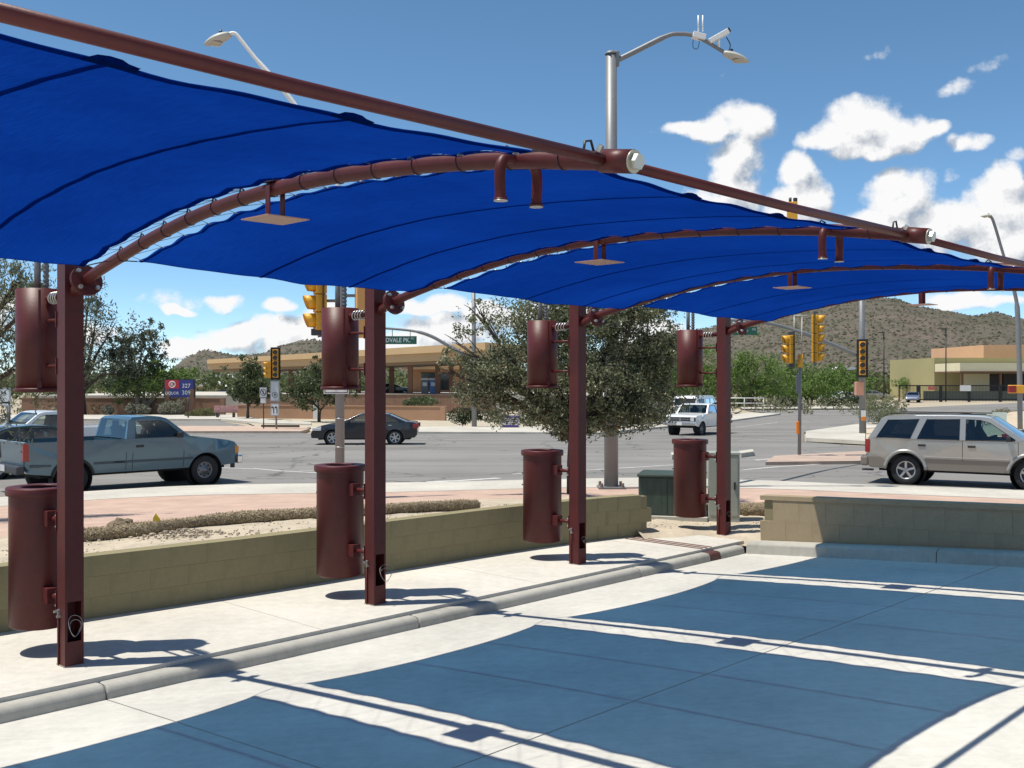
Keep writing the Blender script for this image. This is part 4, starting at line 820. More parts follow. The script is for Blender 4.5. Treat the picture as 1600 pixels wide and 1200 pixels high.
F1 = dict(cat='pickup', L=5.1, W=1.96, belt=1.20, mid=0.86, sill=0.50, tumble=0.24, rim='steel', rimf=0.56, wheels=[(-1.60, 0.37, 0.45), (1.62, 0.37, 0.45)], wsglass=MIDG,
 top=[(-2.50, 0.58, 'b'), (-2.54, 0.64, 'b'), (-2.55, 1.19, 'o'), (-0.42, 1.20, 'g'), (-0.36, 1.66, 'b'), (-0.30, 1.73, 'b'), (0.10, 1.76, 'b'), (0.48, 1.74, 'b'), (0.60, 1.69, 'g'), (1.02, 1.23, 'b'), (1.08, 1.20, 'b'), (1.7, 1.175, 'b'), (2.30, 1.13, 'b'), (2.44, 1.07, 'b'), (2.46, 0.72, 'b'), (2.42, 0.58, 'x')],
 windows=[([(-0.26, 1.22), (-0.20, 1.64), (0.46, 1.64), (0.86, 1.24)], MIDG)], cab=(-0.4, 1.1), seats=[0.1], bed=(-2.5, -0.46), bedz=1.185, bedmat=WHITE2, mirror=(0.72, 1.24), mirmat=CHROME, seams=[(-0.24, 0.55, 1.2), (0.95, 0.55, 1.2)],
 trim=[('grille', DARKM, 2.47, 0.93, 0.03, 1.18, 0.22, 'c'), ('grille_bar', CHROME, 2.485, 0.93, 0.03, 0.08, 0.24, 'c'), ('grille_bar', CHROME, 2.485, 0.93, 0.02, 1.2, 0.03, 'c'), ('headlight', HEADL, 2.47, 0.93, 0.04, 0.22, 0.20, 0.72), ('headlight_bezel', DARKM, 2.455, 0.93, 0.03, 0.34, 0.24, 0.73), ('bumper', CHROME, 2.56, 0.66, 0.12, 1.98, 0.16, 'c'), ('licence_plate', mat('plate_white', (0.7, 0.7, 0.68), 0.5), 2.625, 0.68, 0.01, 0.32, 0.16, 'c'), ('tail_light', TAIL, -2.54, 0.98, 0.06, 0.06, 0.24, 'lr'), ('door_handle', CHROME, -0.06, 1.06, 0.16, 0.03, 0.04, 'lr'), ('bumper', DARKM, -2.62, 0.66, 0.14, 1.8, 0.16, 'c')])
vehicle('old_pickup', 'old square white pickup with chrome bumper driving towards the lot', (10.75, 58.8, road_z(58.8)), 215, F1, WHITE2)
vehicle('van', 'white van seen from behind on the side street', (13.9, 77.0, road_z(77)), 30, dict(cat='van', L=5.2, W=2.0, belt=1.25, mid=0.85, sill=0.42, tumble=0.14, rim='steel', wheels=[(-1.6, 0.36, 0.42), (1.6, 0.36, 0.42)],
 top=[(-2.52, 0.45, 'b'), (-2.58, 0.6, 'b'), (-2.58, 1.28, 'g'), (-2.50, 1.78, 'b'), (-2.40, 1.93, 'b'), (-0.5, 1.99, 'b'), (1.0, 1.96, 'b'), (1.18, 1.90, 'g'), (1.80, 1.32, 'b'), (2.1, 1.18, 'b'), (2.45, 1.0, 'b'), (2.55, 0.6, 'b'), (2.48, 0.45, 'x')],
 windows=[([(0.30, 1.28), (0.30, 1.76), (0.98, 1.76), (1.40, 1.30)], TINT), ([(-0.7, 1.30), (-0.7, 1.74), (0.15, 1.74), (0.15, 1.30)], TINT), ([(-2.2, 1.30), (-2.2, 1.74), (-1.1, 1.74), (-1.1, 1.30)], TINT)], cab=(-2.3, 1.7), seats=[0.4], mirror=(1.35, 1.32), seams=[(0.22, 0.5, 1.25)],
 trim=[('tail_light', TAIL, -2.56, 1.05, 0.08, 0.05, 0.30, 'lr'), ('bumper', DARKM, -2.64, 0.55, 0.12, 1.9, 0.18, 'c'), ('headlight', HEADL, 2.5, 0.82, 0.08, 0.3, 0.2, 0.75)]), WHITE)
# parked cars far off by the fence and trees
pc0 = vehicle('parked_car', 'pale blue car parked at the left end of the black gate', (0, 0, 0), 205, sedan_spec(), BLUEC, 'cars parked far off by the trees'); pc0.location = onroad(1427, 628); pc0.location.z = road_z(60)
for (x, y, h, lab, pm) in [(1322, 626, 80, 'white car parked under the trees left of the tall signal mast', WHITE), (1301, 627, 95, 'leftmost white car parked in the shade of the green trees', WHITE), (1366, 624, 100, 'silver car parked just right of the tall signal mast', SILVER), (352, 621, 80, 'dark car parked far off beyond the brown wall', BLACKCAR), (614, 618.5, 85, 'dark car stopped beneath the filling station canopy', BLACKCAR)]:
    c = copy_tree(pc0); p_ = onroad(x, y); c.location = (p_.x, p_.y, -0.77); c.rotation_euler.z = R(90 - h); c['label'] = lab
    for ch in c.children:
        if ch.name.startswith('body'): ch.data = ch.data.copy(); ch.data.materials[0] = pm
c.location = (-14.2, 122.0, 0.55)
# drivers
def driver(veh, x, y, z, label):
    p = bpy.data.meshes.new('person'); V = [(0, 0, 0), (-0.06, 0, 0.28), (-0.09, 0, 0.46), (-0.07, 0, 0.60), (-0.05, 0, 0.72), (-0.07, 0, 0.84), (-0.05, 0.20, 0.47), (0.10, 0.24, 0.24), (0.36, 0.16, 0.33), (-0.05, -0.20, 0.47), (0.10, -0.24, 0.24), (0.36, -0.16, 0.33), (0.38, 0.10, -0.02), (0.38, -0.10, -0.02)]
    E_ = [(0, 1), (1, 2), (2, 3), (3, 4), (4, 5), (2, 6), (6, 7), (7, 8), (2, 9), (9, 10), (10, 11), (0, 12), (0, 13)]; rad = [0.16, 0.15, 0.12, 0.055, 0.085, 0.08, 0.065, 0.05, 0.035, 0.065, 0.05, 0.035, 0.08, 0.08]
    p.from_pydata(V, E_, []); o = bpy.data.objects.new('person', p); COL.objects.link(o); md = o.modifiers.new('skin', 'SKIN'); o.modifiers.new('sub', 'SUBSURF').render_levels = 2
    for i, r_ in enumerate(rad): p.skin_vertices[0].data[i].radius = (r_, r_)
    p.skin_vertices[0].data[0].use_root = True; p.materials.append(mat('dark_clothes', (0.06, 0.05, 0.05), 0.8, var=0.3, vscale=4))
    o.location = Matrix.Translation(veh.location) @ Matrix.Rotation(veh.rotation_euler.z, 4, 'Z') @ Vector((x, y, z)); o.rotation_euler.z = veh.rotation_euler.z; tag(o, label, 'person')
driver(suv, 0.22, 0.38, 0.92, 'person in dark clothes driving the silver utility vehicle')
# ================================================================ POLES, SIGNALS, SIGNS
YEL = mat('signal_yellow', (0.72, 0.36, 0.025), 0.45, var=0.12, vscale=5); BPL = mat('backplate_black', (0.012, 0.012, 0.013), 0.6); LENS = mat('dark_lens', (0.03, 0.025, 0.02), 0.2); WSIGN = mat('sign_white', (0.74, 0.74, 0.72), 0.5, var=0.05); INK = mat('sign_ink', (0.015, 0.015, 0.016), 0.6); GSIGN = mat('sign_green', (0.015, 0.12, 0.075), 0.45); ORANGE = mat('orange_plastic', (0.75, 0.22, 0.02), 0.5)
LUM = mat('luminaire_grey', (0.44, 0.43, 0.38), 0.5, var=0.1); LUMG = mat('luminaire_glass', (0.40, 0.38, 0.32), 0.2); WHITEP = mat('white_plastic', (0.74, 0.74, 0.72), 0.45)
def signal_head(parent, c, rz, n, sec=0.35, plate=False, lit=()):
    """signal face looking along local -y after turning by rz"""
    rot = Matrix.Rotation(rz, 3, 'Z'); c = Vector(c); H_ = sec * n
    def T(p): return c + rot @ Vector(p)
    q = MB()
    for k in range(n): q.box(T((0, 0, (k - (n - 1) / 2) * sec)), (0.34, 0.22, sec * 0.975), rot)
    hd = q.build('signal_housing', YEL, parent, bevel=0.02)
    if plate: q = MB(); q.box(T((0, 0.02, 0)), (0.34 + 0.26, 0.012, H_ + 0.26), rot); q.build('backplate', BPL, hd)
    for k in range(n):
        zc = (k - (n - 1) / 2) * sec; pts = []
        q = MB(); vs = []; NN = 14
        for j in range(NN + 1):
            a = R(-50) + R(280) * j / NN
            for (d, rr) in ((-0.11, 0.152), (-0.34 + 0.12 * (1 - math.sin(a)) * 0.5, 0.145)): vs.append(T((rr * math.cos(a), d, zc + rr * math.sin(a))))
        q.add(vs, [(2 * j, 2 * j + 1, 2 * j + 3, 2 * j + 2) for j in range(NN)], True); vz = q.build('visor', YEL, hd, recalc=False)
        sd_ = vz.modifiers.new('s', 'SOLIDIFY'); sd_.thickness = 0.006
        q = MB(); q.tube([T((0, -0.105, zc)), T((0, -0.122, zc))], 0.135, 18); q.build('lens', LENS, hd)
    return hd
def sign_board(parent, name, c, w, h, m=None, rz=0.0, th=0.012, border=True):
    q = MB(); q.box(c, (w, th, h), rz); b_ = q.build(name, m or WSIGN, parent)
    if border and abs(rz) < 0.01:
        q = MB(); y = c[1] - th / 2 - 0.002; k = 0.03 * w; e = 0.05 * w
        for (x, z, dx, dz) in ((0, h / 2 - e, w - 2 * e, k), (0, -h / 2 + e, w - 2 * e, k), (-w / 2 + e, 0, k, h - 2 * e), (w / 2 - e, 0, k, h - 2 * e)): q.box((c[0] + x, y, c[2] + z), (dx, 0.003, dz))
        q.build('sign_border', INK, b_)
    return b_
def luminaire(parent, c, d, L_=0.7):
    """cobra head lamp: c inner end, d outward direction"""
    d = Vector(d).normalized(); up = Vector((0, 0, 1)); side = d.cross(up).normalized(); up = side.cross(d); q = MB(); NL, NS_ = 12, 16; vs = []
    for i in range(NL + 1):
        u_ = i / NL; w = 0.17 * math.sin(math.pi * min(1, 0.10 + 0.85 * u_)) ** 0.6; hh = 0.10 * math.sin(math.pi * min(1, 0.12 + 0.85 * u_)) ** 0.6
        for k in range(NS_):
            a = 2 * math.pi * k / NS_; zz = math.sin(a) * hh * (1.0 if math.sin(a) > 0 else 0.75); vs.append(Vector(c) + d * (L_ * u_) + side * (w * math.cos(a)) + up * zz)
    q.add(vs, [(i * NS_ + k, i * NS_ + (k + 1) % NS_, (i + 1) * NS_ + (k + 1) % NS_, (i + 1) * NS_ + k) for i in range(NL) for k in range(NS_)] + [tuple(range(NS_)), tuple(range(NL * NS_, NL * NS_ + NS_))[::-1]], True)
    o = q.build('lamp_head', LUM, parent); q = MB(); q.lathe([(0.0, -0.075), (0.10, -0.06), (0.135, -0.02)], 18, c=Vector(c) + d * (L_ * 0.6) - up * 0.035); q.build('lamp_lens', LUMG, o)
    q = MB(); q.tube([Vector(c) + d * 0.16 + up * 0.08, Vector(c) + d * 0.16 + up * 0.15], 0.035, 10); q.build('photocell', DARKM, o); return o

# big galvanised street light with signal arm
bx = at(955, 763, 23.6); bx.z = gz(bx.x, bx.y)
p = thing('street_light', 'tall thick galvanised street light pole right of the olive tree, with security camera', 'street light', bx, 0); H_ = 9.85 - bx.z
q = MB(); q.tube([(0, 0, 0.05), (0, 0, 3), (0, 0, 6), (0, 0, H_)], [0.165, 0.155, 0.145, 0.128], 24); q.build('pole', STEEL, p)
q = MB(); q.box((0, 0, 0.025), (0.62, 0.62, 0.05)); bp = q.build('base_plate', STEEL, p)
for sx_ in (-1, 1):
    for sy_ in (-1, 1): q = MB(); q.tube([(0.24 * sx_, 0.24 * sy_, 0.05), (0.24 * sx_, 0.24 * sy_, 0.14)], 0.035, 6, smooth=False); q.build('anchor_nut', mat('rusty_nut', (0.20, 0.13, 0.10), 0.7), bp)
q = MB(); q.lathe([(0.0, 0.05), (0.10, 0.04), (0.145, 0.0), (0.145, -0.03)], 24, c=(0, 0, H_)); q.build('pole_cap', STEEL, p)
A_ = lambda x, y, Y=23.6: at(x, y, Y) - bx
q = MB(); ap = catmull([A_(960, 96), A_(985, 84), A_(1040, 57), A_(1062, 53), A_(1085, 56), A_(1112, 70), A_(1135, 84)], 6); q.tube(ap, [0.062] * 12 + [0.05] * 12 + [0.042] * 13, 14); q.build('lamp_arm', STEEL, p)
q = MB(); q.box(A_(964, 92), (0.10, 0.16, 0.34)); q.build('arm_bracket', STEEL, p, bevel=0.02)
luminaire(p, A_(1130, 83), A_(1170, 97) - A_(1130, 83), 0.62)
q = MB(); q.box(A_(1092, 57), (0.30, 0.2, 0.13), Matrix.Rotation(0.25, 3, 'Y')); rb = q.build('radio_box', WHITEP, p, bevel=0.01)
for x in (1091, 1098): q = MB(); q.tube([A_(x, 49), A_(x, 24)], 0.016, 8); q.build('antenna', WHITEP, rb)
q = MB(); d_ = (A_(1138, 48) - A_(1108, 65)); m_ = Matrix.Rotation(-math.atan2(d_.z, d_.x), 3, 'Y'); q.box(A_(1123, 57), (d_.length, 0.13, 0.12), m_); cm = q.build('camera_housing', WHITEP, p, bevel=0.015)
q = MB(); q.box(A_(1138.5, 47.5), (0.05, 0.11, 0.10), m_); q.build('camera_lens', BLACK, cm); q = MB(); q.tube([A_(1123, 60), A_(1123, 76)], 0.035, 8); q.build('camera_mount', WHITEP, cm)
q = MB(); q.tube(catmull([A_(1135, 58), A_(1141, 70), A_(1138, 80), A_(1131, 84)], 4), 0.012, 6); q.build('camera_cable', BLACKP, p); q = MB(); q.tube(catmull([A_(1083, 62), A_(1083, 74), A_(1090, 76), A_(1093, 64)], 4), 0.008, 6); q.build('antenna_cable', BLACKP, p)
e1 = at(1237, 346, 34.5) - bx; q = MB(); q.tube(catmull([(0.1, 0, 6.6), (2.0, 3.0, 7.1), (4.5, 7.2, 7.45), tuple(e1)], 6), [0.085] * 6 + [0.07] * 6 + [0.055] * 7, 12); q.build('signal_arm', STEEL, p)
signal_head(p, e1 + Vector((0, -0.05, 0.12)), R(168), 3, plate=False)
q = MB(); q.tube([e1 + Vector((-0.05, 0, 0.62)), e1 + Vector((-0.05, 0, 0.80))], 0.05, 8); q.box(e1 + Vector((0.12, 0, 0.72)), (0.12, 0.1, 0.14)); q.build('detector', DARKM, p)

# left signal pole with luminaire and white sign
bx = at(531, 782, 20.5); bx.z = gz(bx.x, bx.y)
p = thing('signal_pole', 'galvanised signal pole with yellow heads behind the second post', 'signal pole', bx, 0); A_ = lambda x, y, Y=20.5: at(x, y, Y) - bx
q = MB(); q.tube([(0, 0, 0), (0, 0, 3), A_(533, 300)], [0.095, 0.092, 0.08], 20); q.build('pole', STEEL, p)
q = MB(); q.tube(catmull([A_(533, 310), A_(520, 262), A_(495, 218), A_(455, 156), A_(400, 92), A_(373, 58), A_(366, 52), A_(358, 53)], 5), [0.05] * 20 + [0.038] * 16, 12); q.build('lamp_arm', WHITEP, p)
luminaire(p, A_(360, 54), A_(318, 71) - A_(360, 54), 0.55)
q = MB(); q.box((0, 0, 0.03), (0.4, 0.4, 0.06)); q.build('base_plate', STEEL, p)
signal_head(p, A_(500, 478) + Vector((0, 0, 0.05)), R(-68), 3, 0.36, plate=True)
q = MB(); q.box(A_(569, 487), (0.34, 0.24, 1.05), R(20)); q.build('signal_housing', mat('signal_tan', (0.62, 0.33, 0.10), 0.5), p, bevel=0.02)
for (x0, y0, x1, y1) in ((500, 520, 531, 520), (500, 470, 531, 470), (531, 462, 569, 462), (531, 512, 569, 512)): q = MB(); q.tube([A_(x0, y0), A_(x1, y1)], 0.03, 8); q.build('bracket', STEEL, p)
q = MB(); q.box(A_(500, 519), (0.32, 0.2, 0.13)); q.build('lower_box', DARKM, p)
sign_board(p, 'sign_panel', tuple(A_(527, 585) + Vector((0, -0.12, 0))), 0.50, 0.78)
for z in (1.05, 1.62): q = MB(); q.lathe([(0.095, z - 0.008), (0.10, z - 0.008), (0.10, z + 0.008), (0.095, z + 0.008)], 20); q.build('band', BOLT, p)

# far left signal post on the median
bx = onroad(432, 673.5); bx.z += 0.13; A_ = lambda x, y: at(x, y, bx.y) - bx
p = thing('signal_post', 'short signal post with five light head and left turn signs on the far median', 'signal post', bx, 0)
q = MB(); q.tube([(0, 0, 0), A_(430, 592)], 0.055, 12); q.build('pole', STEEL, p)
signal_head(p, A_(430.5, 568), R(8), 5, 0.345, plate=True); signal_head(p, A_(420, 578), R(-70), 3, 0.33)
sb = sign_board(p, 'turn_sign', tuple(A_(430, 640) + Vector((0, -0.1, 0))), 0.50, 0.74)
for dx in (-0.10, 0.10):
    q = MB(); c_ = A_(430, 640) + Vector((dx, -0.112, 0)); q.box(c_ + Vector((0.03, 0, -0.06)), (0.05, 0.004, 0.36)); q.box(c_ + Vector((-0.02, 0, 0.14)), (0.14, 0.004, 0.05), Matrix.Rotation(-0.5, 3, 'Y')); q.prism([(c_.x - 0.12, c_.z + 0.12), (c_.x - 0.04, c_.z + 0.24), (c_.x - 0.02, c_.z + 0.07)], c_.y - 0.002, c_.y + 0.002); q.build('turn_arrow', INK, sb)
sb = sign_board(p, 'yield_sign', tuple(A_(430, 611) + Vector((0, -0.1, 0))), 0.56, 1.25, mat('sign_pale', (0.55, 0.56, 0.56), 0.5))
q = MB(); c_ = A_(430, 617) + Vector((0, -0.112, 0)); q.tube([(c_.x + 0.16 * math.cos(a), c_.y, c_.z + 0.16 * math.sin(a)) for a in [2 * math.pi * k / 20 for k in range(20)]], 0.014, 5, closed=True); q.box(c_, (0.05, 0.004, 0.16)); q.box(c_ + Vector((0.04, 0, 0.02)), (0.09, 0.004, 0.04)); q.build('turn_symbol', INK, sb)
bx = onroad(412, 673.0); bx.z += 0.13; A_ = lambda x, y: at(x, y, bx.y) - bx
p = thing('pedestrian_sign', 'white no pedestrians sign on a thin post on the far median', 'sign', bx, 0)
q = MB(); q.tube([(0, 0, 0), A_(411.5, 606)], 0.035, 8); q.build('post', DARKM, p)
sb = sign_board(p, 'sign_panel', tuple(A_(411.5, 613) + Vector((0, -0.05, 0))), 0.44, 0.62); c_ = A_(411.5, 613) + Vector((0, -0.062, 0))
q = MB(); q.tube([(c_.x + 0.16 * math.cos(a), c_.y, c_.z + 0.2 * math.sin(a)) for a in [2 * math.pi * k / 20 for k in range(20)]], 0.020, 5, closed=True); q.box(c_, (0.44, 0.004, 0.035), Matrix.Rotation(0.9, 3, 'Y')); q.box(c_, (0.05, 0.003, 0.22)); q.build('no_walking_symbol', INK, sb)
sign_board(p, 'lower_panel', tuple(A_(411.5, 626) + Vector((0, -0.05, 0))), 0.36, 0.34)
bx = onroad(438, 671); q = MB(); q.box((bx.x, bx.y, bx.z + 0.22), (2.5, 0.16, 0.14), R(-8)); tag(q.build('timber_beam', mat('dark_timber', (0.07, 0.06, 0.045), 0.9, var=0.3), bevel=0.03), 'dark timber beam lying across the far median', 'beam')

# mast arm with green street name sign left of the olive tree
bx = onroad(741, 669.5); bx.z += 0.02; A_ = lambda x, y: at(x, y, bx.y) - bx
p = thing('mast_arm_pole', 'grey mast arm pole with green street name sign left of the olive tree', 'signal pole', bx, 0)
q = MB(); q.tube([(0, 0, 0), A_(740, 440)], [0.17, 0.12], 14); q.build('pole', STEEL, p)
q = MB(); q.tube(catmull([A_(741, 569), A_(722, 553), A_(700, 540), A_(675, 526), A_(650, 518), A_(610, 513.5), A_(560, 511)], 5), [0.14] * 10 + [0.11] * 10 + [0.08] * 11, 12); q.build('mast_arm', STEEL, p)
sb = sign_board(p, 'street_name_sign', tuple(A_(622, 531.5)), 2.4, 0.52, GSIGN, border=False); c_ = A_(622, 531.5)
text('MIDVALE PK.', 0.40, 'lettering', WSIGN, sb, (c_.x - 0.18, c_.y - 0.012, c_.z - 0.01), (R(90), 0, 0), bold=0.006, sx=0.86); text('RD', 0.17, 'lettering', WSIGN, sb, (c_.x + 0.93, c_.y - 0.012, c_.z + 0.11), (R(90), 0, 0))
for x in (613, 641): q = MB(); q.tube([A_(x, 514), A_(x, 526)], 0.025, 6); q.build('hanger', STEEL, p)

# right: signal post on the brick island
bx = onroad(1249, 716.5); bx.z += 0.14; A_ = lambda x, y: at(x, y, bx.y) - bx
p = thing('signal_post', 'signal post with twin yellow heads standing on the brick island', 'signal post', bx, 0)
q = MB(); q.tube([(0, 0, 0), A_(1250, 600), A_(1250, 556)], [0.062, 0.058, 0.05], 14); q.build('pole', STEEL, p)
q = MB(); q.tube([A_(1250, 574), A_(1251, 554)], 0.085, 12); q.build('terminal_box', YEL, p)
for pts in ([(1240, 493), (1268, 493)], [(1241, 494), (1241, 528)], [(1253, 494), (1253, 556)], [(1240, 566), (1266, 566)]): q = MB(); q.tube([A_(*w) for w in pts], 0.022, 8); q.build('bracket', LUM, p)
signal_head(p, A_(1274, 529), R(66), 5, 0.34, plate=True); signal_head(p, A_(1236, 546), R(-84), 3, 0.34, plate=True)
q = MB(); q.box(A_(1245.5, 668) + Vector((0, -0.07, 0)), (0.10, 0.12, 0.44)); q.build('push_button', ORANGE, p, bevel=0.01)
sign_board(p, 'side_sign', tuple(A_(1255, 631)), 0.22, 0.5, mat('sign_back', (0.36, 0.36, 0.37), 0.5), R(70), border=False)
q = MB(); q.box(A_(1246.5, 600), (0.12, 0.14, 0.66)); q.build('control_box', mat('dark_grey_box', (0.16, 0.16, 0.17), 0.5), p, bevel=0.01)
# right: tall mast arm pole
bx = onroad(1348, 680.5); bx.z += 0.13; A_ = lambda x, y: at(x, y, bx.y) - bx
p = thing('mast_arm_pole', 'tall mast arm pole with five light head on the right corner', 'signal pole', bx, 0)
q = MB(); q.tube([(0, 0, 0), A_(1346, 430)], [0.19, 0.14], 14); q.build('pole', STEEL, p)
q = MB(); q.tube(catmull([A_(1344, 557), A_(1305, 540), A_(1260, 522), A_(1215, 508), A_(1180, 502), A_(1130, 500)], 5), [0.12] * 12 + [0.09] * 14, 12); q.build('mast_arm', STEEL, p)
signal_head(p, A_(1344.5, 560) + Vector((0, -0.3, 0)), R(-14), 5, 0.37, plate=True)
sb = sign_board(p, 'street_name_sign', tuple(A_(1164, 517)), 1.35, 0.45, GSIGN, border=False); c_ = A_(1164, 517); text('RD', 0.16, 'lettering', WSIGN, sb, (c_.x + 0.5, c_.y - 0.012, c_.z + 0.08), (R(90), 0, 0))
q = MB(); q.box(A_(1342, 607), (0.45, 0.4, 0.75)); q.build('cross_signal', mat('salmon_box', (0.55, 0.27, 0.18), 0.5), p, bevel=0.03); sign_board(p, 'small_sign', tuple(A_(1347, 646) + Vector((0, -0.22, 0))), 0.26, 0.36, border=False); q = MB(); q.box(A_(1347, 654) + Vector((0, -0.22, 0)), (0.2, 0.1, 0.22)); q.build('push_button', ORANGE, p)
# right edge street light
bx = onroad(1594, 673.0); bx.z += 0.1; A_ = lambda x, y: at(x, y, bx.y) - bx
p = thing('street_light', 'slim curved street light at the right edge behind the canopy', 'street light', bx, 0)
q = MB(); q.tube(catmull([(0, 0, 0), A_(1593, 580), A_(1590, 490), A_(1586, 460), A_(1579, 435), A_(1566, 392), A_(1556, 358), A_(1550, 341), A_(1545, 338)], 5), [0.15] * 12 + [0.11] * 10 + [0.085] * 19, 12); q.build('pole', STEEL, p); luminaire(p, A_(1549, 337), (-1, 0, -0.05), 0.65)
q = MB(); q.box(A_(1590, 608), (1.0, 0.5, 0.5)); ph = q.build('cross_signal', YEL, p, bevel=0.04); q = MB(); q.box(A_(1579, 608) + Vector((0, -0.2, 0)), (0.42, 0.2, 0.42)); q.build('signal_lens', mat('red_lens', (0.25, 0.01, 0.012), 0.3), ph)
for (x, yb, yt, Y, lab) in [(1381, 622, 520, 150, 'left one of two thin dark lamp posts before the hillside'), (1478, 622, 514, 150, 'right one of two thin dark lamp posts before the hillside')]:
    bx = at(x, yb, Y); bx.z = -0.77; q = MB(); q.tube([(0, 0, 0), (0, 0, at(x, yt, Y).z + 0.77)], [0.12, 0.08], 8); o = thing('lamp_post', lab, 'lamp post', bx, 0, 'thin lamp posts by the hillside'); q.build('pole', DARKM, o); q = MB(); q.box((-0.35, 0, at(x, yt, Y).z + 0.8), (0.9, 0.3, 0.14)); q.build('lamp_head', DARKM, o)
# small signs along the far pavement
bx = onroad(798, 671.0); bx.z += 0.02; Y = bx.y; A_ = lambda x, y: at(x, y, Y) - bx
p = thing('campaign_sign', 'purple campaign sign with white lettering in the gravel by the street', 'sign', bx, 0); PURP = mat('sign_purple', (0.085, 0.05, 0.20), 0.5)
sb = sign_board(p, 'sign_panel', tuple(A_(797.5, 659)), 1.10, 0.84, PURP, border=False); c_ = A_(797.5, 659)
q = MB()
for (x, z, dx, dz) in ((0, 0.40, 1.08, 0.02), (0, -0.40, 1.08, 0.02), (-0.53, 0, 0.02, 0.80), (0.53, 0, 0.02, 0.80)): q.box((c_.x + x, c_.y - 0.008, c_.z + z), (dx, 0.004, dz))
q.build('sign_border', WSIGN, sb)
text('CAJERO', 0.27, 'lettering', WSIGN, sb, (c_.x + 0.05, c_.y - 0.008, c_.z + 0.13), (R(90), 0, 0), bold=0.008, sx=0.9); text('BEDFORD', 0.27, 'lettering', WSIGN, sb, (c_.x, c_.y - 0.008, c_.z - 0.12), (R(90), 0, 0), bold=0.008, sx=0.80); text('* * *', 0.16, 'lettering', WSIGN, sb, (c_.x + 0.2, c_.y - 0.008, c_.z + 0.30), (R(90), 0, 0))
for dx in (-0.35, 0.35): q = MB(); q.tube([(dx, 0.02, 0), (dx, 0.02, 0.4)], 0.02, 6); q.build('stake', DARKM, p)
bx = onroad(852.5, 669.5); A_ = lambda x, y: at(x, y, bx.y) - bx
p = thing('pipeline_marker', 'thin marker post with orange and white band by the far pavement', 'marker', bx, 0); q = MB(); q.tube([(0, 0, 0), A_(852.5, 625)], 0.055, 8); q.build('post', STEEL, p); q = MB(); q.tube([A_(852, 648), A_(852, 641)], 0.12, 10); q.build('band', mat('pale_orange', (0.7, 0.4, 0.14), 0.6), p); q = MB(); q.tube([A_(852, 641), A_(852, 637)], 0.10, 10); q.build('band', WSIGN, p)
bx = onroad(953, 673.5); A_ = lambda x, y: at(x, y, bx.y) - bx
p = thing('barricade', 'orange folding barricade behind the thick street light pole', 'barricade', bx, 0)
for x in (941, 965): q = MB(); q.box(A_(x, 660), (0.18, 0.12, 1.05), Matrix.Rotation(0.05 if x > 950 else -0.05, 3, 'Y')); q.build('leg', ORANGE, p)
for y in (649, 662): q = MB(); q.box(A_(953, y), (0.95, 0.06, 0.22)); q.build('board', ORANGE, p)
q = MB(); q.box(A_(953, 673), (1.15, 0.4, 0.1)); q.build('foot', ORANGE, p)
bx = onroad(1550, 684); Y = bx.y; bx.z += 0.1; A_ = lambda x, y: at(x, y, Y) - bx
p = thing('yard_sign', 'large white campaign sign seen through the window of the silver utility vehicle', 'sign', bx, 0); sb = sign_board(p, 'sign_panel', tuple(A_(1547, 664)), 1.75, 1.35, mat('sign_mint', (0.62, 0.72, 0.66), 0.5), border=False); c_ = A_(1547, 664); text('JUNG', 0.46, 'lettering', INK, sb, (c_.x + 0.05, c_.y - 0.008, c_.z + 0.12), (R(90), 0, 0), sx=0.85)
for dx in (-0.7, 0.7): q = MB(); q.box((dx, 0.05, 0.6), (0.07, 0.07, 1.2)); q.build('stake', DARKM, p)
bx = onroad(12, 676); bx = at(12, 700, 33); bx.z = road_z(30); p = thing('sign_post', 'white road sign on a grey post at the far left edge', 'sign', bx, 0); A_ = lambda x, y: at(x, y, 33) - bx
q = MB(); q.tube([(0, 0, 0), A_(14, 612)], 0.06, 10); q.build('post', STEEL, p); sb = sign_board(p, 'sign_panel', tuple(A_(9, 618) + Vector((0, -0.07, 0))), 0.36, 0.50); sign_board(p, 'lower_panel', tuple(A_(11, 631) + Vector((0, -0.07, 0))), 0.30, 0.14)
# railing by the side street
bx = onroad(1172, 640.0); Y = bx.y; A_ = lambda x, y: at(x, y, Y) - bx
p = thing('pipe_railing', 'white pipe railing under the green trees by the side street', 'railing', bx, 0)
for y in (622, 630): q = MB(); q.tube([A_(1130, y), A_(1194, y)], 0.05, 8); q.build('rail', WHITEP, p)
for x in (1132, 1163, 1193): q = MB(); q.tube([A_(x, 641), A_(x, 621.5)], 0.05, 8); q.build('rail_post', WHITEP, p)

# ================================================================ THINGS BEHIND THE NEAR WALL
ux, uy = 2.68, 17.1; p = thing('transformer_box', 'dark green transformer box beside the end of the block wall', 'utility box', (ux, uy, gz(ux, uy) - 0.03), R(-14)); GBOX = mat('transformer_green', (0.015, 0.032, 0.025), 0.5, var=0.55, vscale=5, stretch=(3, 3, 0.6), col2=(0.055, 0.080, 0.066))
q = MB(); q.box((0, 0, 0.05), (1.2, 1.0, 0.10)); q.build('pad', KERBC, p); q = MB(); q.box((0, 0.02, 0.42), (1.05, 0.80, 0.64)); q.build('cabinet', GBOX, p, bevel=0.03); q = MB(); q.box((0, 0, 0.755), (1.09, 0.86, 0.05)); q.build('lid', GBOX, p, bevel=0.02); q = MB(); q.box((-0.05, -0.38, 0.42), (0.01, 0.01, 0.56)); q.build('door_seam', BLACK, p)
ux, uy = 3.46, 16.75; p = thing('meter_cabinet', 'tall grey utility cabinet right behind the farthest post', 'utility cabinet', (ux, uy, gz(ux, uy) - 0.03), R(-10)); GREY = mat('cabinet_grey', (0.33, 0.35, 0.30), 0.5, var=0.12, vscale=3)
